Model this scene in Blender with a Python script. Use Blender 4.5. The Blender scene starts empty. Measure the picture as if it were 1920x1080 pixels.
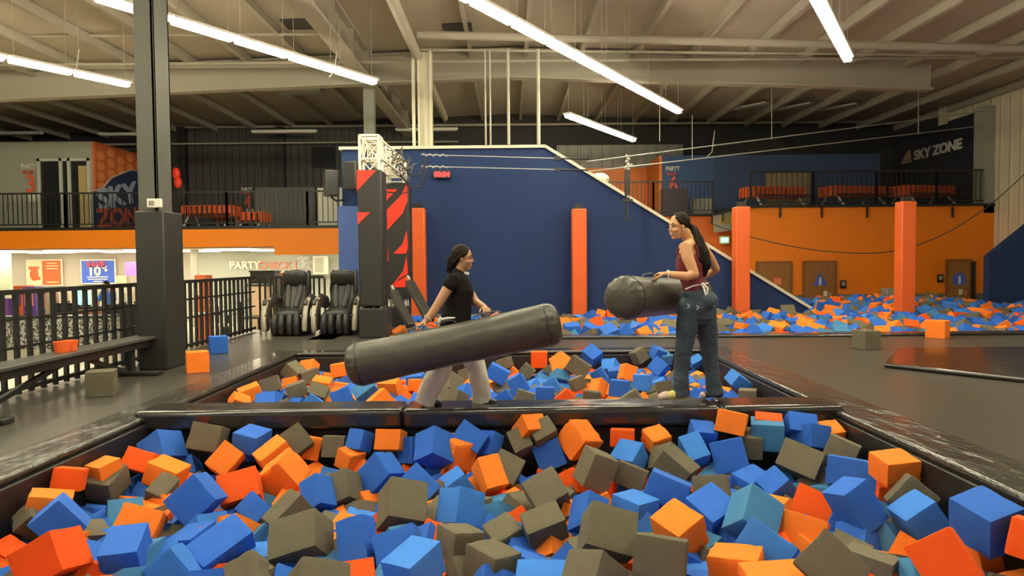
import bpy, bmesh, math, random
from mathutils import Vector, Matrix, Quaternion, noise
random.seed(7)
S = bpy.context.scene
COL = S.collection
V = Vector
# ------------------------------------------------------------------ camera
CAM = V((0, 0, 1.42))
_ang = 5 / 1300; _pit = math.atan(0.0375); _eps = 0.009
_f0 = V((math.sin(_ang), math.cos(_ang), 0)); _r0 = V((math.cos(_ang), -math.sin(_ang), 0))
FW = _f0 * math.cos(_pit) + V((0, 0, -math.sin(_pit))); _u0 = _r0.cross(FW)
RT = _r0 * math.cos(_eps) - _u0 * math.sin(_eps); UP = _u0 * math.cos(_eps) + _r0 * math.sin(_eps)
cd = bpy.data.cameras.new('camera'); cam = bpy.data.objects.new('camera', cd); COL.objects.link(cam)
cd.lens = 24.375; cd.sensor_width = 36; cd.clip_end = 200
m = Matrix((RT, UP, -FW)).transposed().to_4x4(); m.translation = CAM
cam.matrix_world = m
S.camera = cam
def at(px, py, Y):
    """the point of the hall seen at that place of the photo, Y metres into the hall"""
    d = FW * 1300 + RT * (px - 960) + UP * (540 - py)
    return CAM + d * (Y / d.y)
# ------------------------------------------------------------------ materials
MATS = {}
def mat(name, col, rough=.6, metal=0, noise_amt=0.0, noise_scale=5, bump=0, bump_scale=40, emit=None, est=0, spec=.5, rnd=0, alpha=None, stretch=None, coat=0):
    if name in MATS: return MATS[name]
    m = bpy.data.materials.new(name); m.use_nodes = True
    nt = m.node_tree; b = nt.nodes['Principled BSDF']; L = nt.links
    b.inputs['Roughness'].default_value = rough; b.inputs['Metallic'].default_value = metal
    b.inputs['Specular IOR Level'].default_value = spec
    b.inputs['Base Color'].default_value = (*col, 1)
    if coat: b.inputs['Coat Weight'].default_value = coat; b.inputs['Coat Roughness'].default_value = .12
    tc = nt.nodes.new('ShaderNodeTexCoord'); src = tc.outputs['Object']
    if stretch:
        mp = nt.nodes.new('ShaderNodeMapping'); mp.inputs['Scale'].default_value = stretch
        L.new(src, mp.inputs[0]); src = mp.outputs[0]
    out = None
    if noise_amt:
        n = nt.nodes.new('ShaderNodeTexNoise'); n.inputs['Scale'].default_value = noise_scale; n.inputs['Detail'].default_value = 5
        L.new(src, n.inputs['Vector'])
        mx = nt.nodes.new('ShaderNodeMix'); mx.data_type = 'RGBA'
        mx.inputs[6].default_value = (*[c * (1 - noise_amt) for c in col], 1); mx.inputs[7].default_value = (*[min(1, c * (1 + noise_amt)) for c in col], 1)
        L.new(n.outputs['Fac'], mx.inputs[0]); out = mx.outputs[2]
    if rnd:
        oi = nt.nodes.new('ShaderNodeObjectInfo'); hs = nt.nodes.new('ShaderNodeHueSaturation')
        mr = nt.nodes.new('ShaderNodeMapRange'); mr.inputs[3].default_value = 1 - rnd; mr.inputs[4].default_value = 1 + rnd
        L.new(oi.outputs['Random'], mr.inputs[0]); L.new(mr.outputs[0], hs.inputs['Value'])
        if out: L.new(out, hs.inputs['Color'])
        else: hs.inputs['Color'].default_value = (*col, 1)
        out = hs.outputs[0]
    if out: L.new(out, b.inputs['Base Color'])
    if bump:
        n2 = nt.nodes.new('ShaderNodeTexNoise'); n2.inputs['Scale'].default_value = bump_scale; n2.inputs['Detail'].default_value = 6
        L.new(src, n2.inputs['Vector'])
        bp = nt.nodes.new('ShaderNodeBump'); bp.inputs['Strength'].default_value = bump; bp.inputs['Distance'].default_value = .02
        L.new(n2.outputs['Fac'], bp.inputs['Height']); L.new(bp.outputs[0], b.inputs['Normal'])
    if emit:
        b.inputs['Emission Color'].default_value = (*emit, 1); b.inputs['Emission Strength'].default_value = est
    if alpha is not None: b.inputs['Alpha'].default_value = alpha
    MATS[name] = m
    return m
def corrugated(name, col, axis, period=.3, depth=.5, rough=.55):
    m = mat(name, col, rough, noise_amt=.08, noise_scale=1.5); nt = m.node_tree; L = nt.links; b = nt.nodes['Principled BSDF']
    tc = nt.nodes.new('ShaderNodeTexCoord'); w = nt.nodes.new('ShaderNodeTexWave'); w.bands_direction = axis
    w.inputs['Scale'].default_value = .314 / period; w.wave_profile = 'SIN'
    cr = nt.nodes.new('ShaderNodeValToRGB'); cr.color_ramp.elements[0].position = .78; cr.color_ramp.elements[1].position = .95
    bp = nt.nodes.new('ShaderNodeBump'); bp.inputs['Strength'].default_value = depth; bp.inputs['Distance'].default_value = .04
    L.new(tc.outputs['Object'], w.inputs[0]); L.new(w.outputs['Fac'], cr.inputs[0]); L.new(cr.outputs[0], bp.inputs['Height']); L.new(bp.outputs[0], b.inputs['Normal'])
    return m
def srgb(r, g, b):
    f = lambda c: ((c / 255 + .055) / 1.055) ** 2.4 if c > 10 else c / 255 / 12.92
    return (f(r), f(g), f(b))
# ------------------------------------------------------------------ mesh builder
class MB:
    def __init__(s): s.bm = bmesh.new(); s.mi = 0
    def _f(s, vs):
        try:
            f = s.bm.faces.new(vs); f.material_index = s.mi; return f
        except ValueError: return None
    def box(s, c, d, rot=None, taper=1):
        c = V(c); vs = []
        for z in (-1, 1):
            t = taper if z > 0 else 1
            for x, y in ((-1, -1), (1, -1), (1, 1), (-1, 1)):
                p = V((x * d[0] / 2 * t, y * d[1] / 2 * t, z * d[2] / 2))
                if rot is not None: p = rot @ p
                vs.append(s.bm.verts.new(c + p))
        for q in ((3, 2, 1, 0), (4, 5, 6, 7), (0, 1, 5, 4), (1, 2, 6, 5), (2, 3, 7, 6), (3, 0, 4, 7)): s._f([vs[i] for i in q])
        return s
    def span(s, a, b):
        a = V(a); b = V(b); return s.box((a + b) / 2, [abs(x) for x in (b - a)])
    def bar(s, p, q, w, h=None, upv=(0, 0, 1)):
        p = V(p); q = V(q); d = q - p; L = d.length; d.normalize(); u = V(upv)
        if abs(d.dot(u)) > .98: u = V((0, 1, 0))
        x = d.cross(u).normalized(); z = x.cross(d)
        R = Matrix((x, d, z)).transposed()
        return s.box((p + q) / 2, (w, L, h or w), R)
    def cyl(s, p, q, r, r2=None, n=12, cap=True):
        return s.tube([p, q], [r, r if r2 is None else r2], n=n, round_ends=False)
    def tube(s, pts, rad, n=12, side=None, round_ends=True, closed=False):
        pts = [V(p) for p in pts]; N = len(pts)
        rr = [(r, r) if not isinstance(r, (tuple, list)) else r for r in rad]
        tang = []
        for i in range(N):
            a = pts[max(i - 1, 0)]; b = pts[min(i + 1, N - 1)]
            if closed: a = pts[i - 1]; b = pts[(i + 1) % N]
            tang.append((b - a).normalized())
        ref = V(side) if side is not None else None
        rings = []
        seq = []
        if round_ends:
            for k in (80, 55, 28): seq.append((0, -math.sin(math.radians(k)), math.cos(math.radians(k))))
        for i in range(N): seq.append((i, 0, 1))
        if round_ends:
            for k in (28, 55, 80): seq.append((N - 1, math.sin(math.radians(k)), math.cos(math.radians(k))))
        prev = None
        for i, off, sc in seq:
            t = tang[i]
            if ref is not None: x = ref - t * ref.dot(t)
            elif prev is not None: x = prev - t * prev.dot(t)
            else:
                a = V((0, 0, 1)) if abs(t.z) < .9 else V((1, 0, 0)); x = a - t * a.dot(t)
            if x.length < 1e-5: x = t.orthogonal()
            x.normalize(); prev = x; y = t.cross(x)
            ra, rb = rr[i]; c = pts[i] + t * off * min(ra, rb)
            rings.append([s.bm.verts.new(c + x * ra * sc * math.cos(2 * math.pi * k / n) + y * rb * sc * math.sin(2 * math.pi * k / n)) for k in range(n)])
        for a, b in zip(rings, rings[1:]):
            for k in range(n): s._f([a[k], a[(k + 1) % n], b[(k + 1) % n], b[k]])
        if closed:
            a, b = rings[-1], rings[0]
            for k in range(n): s._f([a[k], a[(k + 1) % n], b[(k + 1) % n], b[k]])
        else:
            s._f(list(reversed(rings[0]))); s._f(rings[-1])
        return s
    def sph(s, c, r, M=None, u=16, v=10):
        c = V(c); r = (r, r, r) if not isinstance(r, (tuple, list)) else r; M = M or Matrix.Identity(3); rings = []
        for j in range(1, v):
            t = math.pi * j / v
            rings.append([s.bm.verts.new(c + M @ V((r[0] * math.sin(t) * math.cos(2 * math.pi * k / u), r[1] * math.sin(t) * math.sin(2 * math.pi * k / u), r[2] * math.cos(t)))) for k in range(u)])
        top = s.bm.verts.new(c + M @ V((0, 0, r[2]))); bot = s.bm.verts.new(c + M @ V((0, 0, -r[2])))
        for a, b in zip(rings, rings[1:]):
            for k in range(u): s._f([a[k], b[k], b[(k + 1) % u], a[(k + 1) % u]])
        for k in range(u): s._f([top, rings[0][k], rings[0][(k + 1) % u]]); s._f([bot, rings[-1][(k + 1) % u], rings[-1][k]])
        return s
    def prism(s, poly, vec):
        """extrude the 3D polygon by vec"""
        vec = V(vec); a = [s.bm.verts.new(V(p)) for p in poly]; b = [s.bm.verts.new(V(p) + vec) for p in poly]; n = len(poly)
        s._f(list(reversed(a))); s._f(b)
        for k in range(n): s._f([a[k], a[(k + 1) % n], b[(k + 1) % n], b[k]])
        return s
    def lathe(s, prof, c=(0, 0, 0), n=24, M=None):
        c = V(c); M = M or Matrix.Identity(3); rings = []
        for r, z in prof: rings.append([s.bm.verts.new(c + M @ V((r * math.cos(2 * math.pi * k / n), r * math.sin(2 * math.pi * k / n), z))) for k in range(n)])
        for a, b in zip(rings, rings[1:]):
            for k in range(n): s._f([a[k], a[(k + 1) % n], b[(k + 1) % n], b[k]])
        s._f(list(reversed(rings[0]))); s._f(rings[-1])
        return s
    def mesh(s, name):
        bmesh.ops.recalc_face_normals(s.bm, faces=s.bm.faces)
        me = bpy.data.meshes.new(name); s.bm.to_mesh(me); s.bm.free(); return me
    def build(s, name, mats, parent=None, bevel=0, smooth=True, angle=35, seg=2, vox=0, sm=0, disp=None):
        me = s.mesh(name)
        if vox: me = remesh(me, vox, sm, disp)
        o = bpy.data.objects.new(name, me); COL.objects.link(o)
        for m in (mats if isinstance(mats, (list, tuple)) else [mats]): me.materials.append(m)
        if bevel:
            b = o.modifiers.new('edge', 'BEVEL'); b.width = bevel; b.segments = seg; b.limit_method = 'ANGLE'; b.angle_limit = math.radians(40)
        if smooth:
            for p in me.polygons: p.use_smooth = True
            if not vox: me.set_sharp_from_angle(angle=math.radians(angle))
        if parent is not None: adopt(o, parent)
        return o
def adopt(o, parent):
    o.parent = parent
    p = parent; M = Matrix.Identity(4); chain = []
    while p: chain.append(p); p = p.parent
    for p in reversed(chain): M = M @ p.matrix_parent_inverse @ p.matrix_basis
    o.matrix_parent_inverse = M.inverted()
def remesh(me, vox, sm, disp=None):
    o = bpy.data.objects.new('tmp', me); COL.objects.link(o)
    r = o.modifiers.new('r', 'REMESH'); r.mode = 'VOXEL'; r.voxel_size = vox; r.use_smooth_shade = True
    if sm:
        q = o.modifiers.new('s', 'SMOOTH'); q.factor = .5; q.iterations = sm
    dg = bpy.context.evaluated_depsgraph_get(); dg.update()
    me2 = bpy.data.meshes.new_from_object(o.evaluated_get(dg))
    bpy.data.objects.remove(o)
    if disp:
        amp, sc = disp; ns = [v.normal.copy() for v in me2.vertices]
        for v, n in zip(me2.vertices, ns):
            p = V((v.co.x * sc[0], v.co.y * sc[1], v.co.z * sc[2]))
            v.co += n * amp * (noise.noise(p) + .5 * noise.noise(p * 2.3))
    return me2
def empty(name, loc):
    o = bpy.data.objects.new(name, None); COL.objects.link(o); o.location = loc; o.empty_display_size = .1; return o
def tag(o, label=None, cat=None, group=None, kind=None):
    if label: o['label'] = label
    if cat: o['category'] = cat
    if group: o['group'] = group
    if kind: o['kind'] = kind
    return o
def thing(name, loc, label, cat, group=None): return tag(empty(name, loc), label, cat, group)
def struct(o, label=None): o['kind'] = 'structure'; return tag(o, label) if label else o
def copy_tree(o, parent=None):
    c = o.copy(); COL.objects.link(c)
    if parent: c.parent = parent
    for ch in list(o.children): copy_tree(ch, c)
    return c
def text(s, name, size, mt, M, parent=None, ext=.01, font_bold=.0, spacing=1, shear=0, align='LEFT', sx=1):
    cu = bpy.data.curves.new(name, 'FONT'); cu.body = s; cu.size = size; cu.extrude = ext; cu.offset = font_bold; cu.space_character = spacing; cu.shear = shear; cu.align_x = align
    tmp = bpy.data.objects.new('tmp', cu); COL.objects.link(tmp)
    dg = bpy.context.evaluated_depsgraph_get(); dg.update()
    me = bpy.data.meshes.new_from_object(tmp.evaluated_get(dg)); bpy.data.objects.remove(tmp)
    for v in me.vertices: v.co.x *= sx; v.co = M @ v.co
    o = bpy.data.objects.new(name, me); COL.objects.link(o); me.materials.clear(); me.materials.append(mt)
    if parent: adopt(o, parent)
    return o
def facing(p, right=(1, 0, 0), up=(0, 0, 1)):
    r = V(right).normalized(); u = V(up).normalized(); M = Matrix((r, u, r.cross(u))).transposed().to_4x4(); M.translation = V(p); return M
# ------------------------------------------------------------------ palette
m_deck = mat('deck vinyl', (.062, .057, .046), .30, noise_amt=.22, noise_scale=1.3, bump=.10, bump_scale=9)
m_vinyl = mat('black pad vinyl', (.022, .020, .017), .22, noise_amt=.2, noise_scale=3, bump=.9, bump_scale=3.2, coat=.5, stretch=(1, 1.6, 1))
m_crease = mat('creased vinyl', (.040, .038, .031), .24, noise_amt=.3, noise_scale=2, bump=1.0, bump_scale=2.6, coat=.4, stretch=(2.2, 1, 1))
for _n in m_crease.node_tree.nodes:
    if _n.type == 'BUMP': _n.inputs['Distance'].default_value = .07
m_vinyl2 = mat('black side vinyl', (.016, .015, .014), .42, bump=.2, bump_scale=8)
m_red_pit = mat('pit lining', (.012, .010, .009), .8)
m_navy = mat('navy wall paint', (.015, .034, .112), .7, spec=.25, noise_amt=.1, noise_scale=.6)
m_blue2 = mat('blue wall paint', (.050, .105, .33), .6)
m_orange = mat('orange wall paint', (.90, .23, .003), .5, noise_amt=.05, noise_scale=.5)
m_oranged = mat('orange fascia paint', (.95, .26, .003), .5)
m_pad = mat('orange post pad', (.72, .115, .016), .5, bump=.08, bump_scale=6)
m_roof = mat('painted roof deck', (.43, .37, .29), .75, noise_amt=.08, noise_scale=.5)
m_steel = mat('painted roof steel', (.38, .34, .27), .6)
m_dark = mat('charcoal wall', (.040, .039, .037), .8, noise_amt=.15, noise_scale=.8)
m_beige = corrugated('beige ribbed wall', (.66, .58, .42), 'Y', .45, .7)
m_ribdark = corrugated('charcoal ribbed wall', (.055, .053, .050), 'X', .3, .8)
m_ribgrey = corrugated('grey ribbed wall', (.32, .32, .28), 'X', .45, .9)
m_black = mat('black painted metal', (.016, .016, .015), .42)
m_blackpad = mat('black pad', (.022, .0215, .018), .5, noise_amt=.1, bump=.05)
m_red = mat('red pad graphic', (.85, .035, .012), .5)
m_white = mat('white paint', (.72, .70, .62), .5)
m_cap = mat('cream wall cap', (.62, .58, .44), .5)
m_truss = mat('white truss', (.80, .78, .66), .4)
m_grey = mat('light grey wall', (.34, .34, .28), .7)
m_lob = mat('lobby wall', (.42, .38, .33), .7)
m_floor2 = mat('cream lobby tile', (.55, .50, .36), .25, noise_amt=.1, noise_scale=1)
m_tube = mat('lit tube', (1, 1, 1), .4, emit=(1.0, .92, .66), est=30)
m_ltube = mat('lit lobby panel', (1, 1, 1), .4, emit=(1.0, .90, .66), est=9)
m_off = mat('unlit diffuser', (.55, .52, .46), .5)
m_wood = mat('door wood', (.30, .13, .030), .45, noise_amt=.25, noise_scale=2, stretch=(6, 1, 1))
m_cloth = mat('orange table cloth', (.85, .13, .02), .7)
m_door = mat('dark glass', (.02, .022, .022), .15)
m_frame = mat('light door frame', (.55, .55, .48), .4)
m_hexo = mat('mural orange', (.55, .13, .03), .6)
m_hexl = mat('mural light orange', (.75, .25, .08), .6)
m_silver = mat('silver plastic', (.42, .38, .30), .35, metal=.2)
m_leather = mat('black leather', (.025, .025, .022), .38, noise_amt=.2, bump=.2, bump_scale=14)
# ------------------------------------------------------------------ deck and pits
PX0, PX1 = -3.32, 2.97
b = MB()
for x0, x1, y0, y1 in ((-5.55, PX0, -1.5, 15.0), (PX1, 16.1, -1.5, 12.95), (PX0, PX1, 10.62, 12.95), (PX0, PX1, -1.5, 1.25), (-3.8, -2.45, 12.95, 16.9), (PX0, -2.45, 12.95, 12.96)):
    b.span((x0, y0, -.80), (x1, y1, 0))
struct(b.build('floor', m_deck, smooth=False), 'dark grey vinyl deck around the foam pits')
b = MB(); b.span((-24, -1.5, -.9), (-5.5, 29, -.78)).span((-5.5, 15, -.9), (16.1, 29, -.785))
struct(b.build('floor_lobby', m_floor2, smooth=False), 'cream tiled lobby floor below the deck')
b = MB()
for x0, x1, y0, y1 in ((PX0, PX1, 1.25, 10.62), (-2.45, 16.1, 12.95, 22.8)): b.span((x0, y0, -1.15), (x1, y1, -1.05))
for x0, x1, y0, y1 in ((PX0 - .02, PX0, 1.25, 10.62), (PX1, PX1 + .02, 1.25, 10.62), (PX0, PX1, 10.6, 10.64), (PX0, PX1, 1.22, 1.26), (-2.47, -2.45, 12.95, 17), (-2.45, 16.1, 12.93, 12.96)):
    b.span((x0, y0, -1.1), (x1, y1, -.01))
struct(b.build('trim_1', m_red_pit, smooth=False), 'black lining of the foam pits')
def edge_pad(name, x0, x1, y0, y1, label, h=.055, drop=.16, inner=None):
    b = MB(); b.span((x0, y0, -.002), (x1, y1, h)); p = b.build(name, m_crease if x1 - x0 < 1 else m_vinyl, bevel=.03, seg=3)
    tag(p, label, 'pad', 'vinyl pads along the pit edges')
    if inner:
        q = MB(); q.span(*inner); q.build('side_flap', m_vinyl2, p, bevel=.01)
    return p
edge_pad('edge_pad', PX0 - .36, PX0 + .03, 1.0, 10.95, 'long black vinyl pad along the left edge of both pits, creased and shiny', inner=((PX0, 1.0, -.95), (PX0 + .05, 10.6, -.01)))
edge_pad('edge_pad', PX1 - .03, PX1 + .46, 1.0, 10.95, 'long black vinyl pad along the right edge of both pits', inner=((PX1 - .05, 1.0, -.95), (PX1, 10.6, -.01)))
edge_pad('edge_pad', PX0 + .04, PX1 - .04, 10.58, 10.93, 'black vinyl pad along the far edge of the middle foam pit', inner=((PX0 + .06, 10.56, -.95), (PX1 - .06, 10.61, -.01)))
edge_pad('edge_pad', -2.4, 16.0, 12.62, 12.98, 'long black vinyl pad along the near edge of the far foam pit', h=.05, inner=((-2.4, 12.95, -.95), (16, 13.0, -.01)))
# balance beam
t = thing('balance_beam', (-.18, 6.4, -1.05), 'black padded balance beam across the pits under both girls', 'beam')
for i, (x0, x1) in enumerate(((-3.39, -.98), (-.975, 1.9), (1.905, 3.02))):
    b = MB(); b.span((x0, 6.19, -.085), (x1, 6.62, .105)); o = b.build('beam_pad', m_vinyl, t, bevel=.045, seg=4)
b = MB(); b.span((PX0 + .01, 6.26, -1.04), (PX1 - .01, 6.56, -.085)); b.build('support_wall', m_vinyl2, t, bevel=.02)
# low black pad on the deck at the right
b = MB(); b.prism([(4.86, 8.97, .001), (5.95, 10.55, .001), (12.5, 10.55, .001), (12.5, 2.2, .001), (10.1, 2.2, .001)], (0, 0, .06))
tag(b.build('landing_pad', m_vinyl, bevel=.03, seg=3), 'low glossy black pad on the deck right of the middle pit', 'pad')
# ------------------------------------------------------------------ foam cubes
FOAM = {'b': mat('foam blue', (.030, .135, .56), .85, noise_amt=.10, noise_scale=3, bump=.10, bump_scale=70, rnd=.10, spec=.25),
        'c': mat('foam light blue', (.045, .20, .66), .85, noise_amt=.10, noise_scale=3, bump=.10, bump_scale=70, rnd=.08, spec=.25),
        't': mat('foam faded blue', (.055, .20, .40), .85, noise_amt=.15, noise_scale=3, bump=.10, bump_scale=70, rnd=.08, spec=.25),
        'o': mat('foam orange', (.90, .21, .022), .85, noise_amt=.08, noise_scale=3, bump=.25, bump_scale=50, rnd=.08, spec=.25),
        'r': mat('foam red orange', (.82, .095, .008), .85, noise_amt=.06, noise_scale=3, bump=.10, bump_scale=70, rnd=.06, spec=.25),
        'g': mat('foam grey', (.150, .132, .090), .9, noise_amt=.14, noise_scale=3, bump=.4, bump_scale=45, rnd=.16, spec=.2)}
def foam_mesh(seed, chip=0.0, rnd=.03):
    bm = bmesh.new(); bmesh.ops.create_cube(bm, size=1)
    bmesh.ops.subdivide_edges(bm, edges=bm.edges, cuts=11, use_grid_fill=True)
    off = V((seed * 3.1, seed * 1.7, seed * .9))
    for v in bm.verts:
        p = v.co.copy()
        # rounding of edges
        q = V([max(-.5 + rnd, min(.5 - rnd, c)) for c in p]); d = p - q
        if d.length > 1e-6: p = q + d.normalized() * min(d.length, rnd)
        out = p.normalized()
        edge = sorted(abs(c) for c in v.co)[1]
        k = max(0, (edge - .36) / .14)
        n1 = noise.noise(p * 1.3 + off); n2 = noise.noise(p * 5 + off)
        p += out * (.020 * n1 + .006 * n2) - out * chip * k * max(0, noise.noise(p * 4.2 + off * 2) + .1)
        if chip and v.co.z > .45 and seed % 2: p.z -= chip * .6 * max(0, noise.noise(p * 7 + off))
        p += V((noise.noise(off + V((0, 0, p.z * 1.1))), noise.noise(off + V((5, p.x, 0))), 0)) * .02
        v.co = p
    me = bpy.data.meshes.new('foam_cube'); bm.to_mesh(me); bm.free()
    for p in me.polygons: p.use_smooth = True
    me.set_sharp_from_angle(angle=math.radians(38)); me.materials.append(FOAM['b'])
    return me
FM = [foam_mesh(1, 0), foam_mesh(2, .02), foam_mesh(3, .05, .045), foam_mesh(4, 0, .02), foam_mesh(5, .10, .05), foam_mesh(6, 0, .035), foam_mesh(8, .03, .03)]
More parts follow.
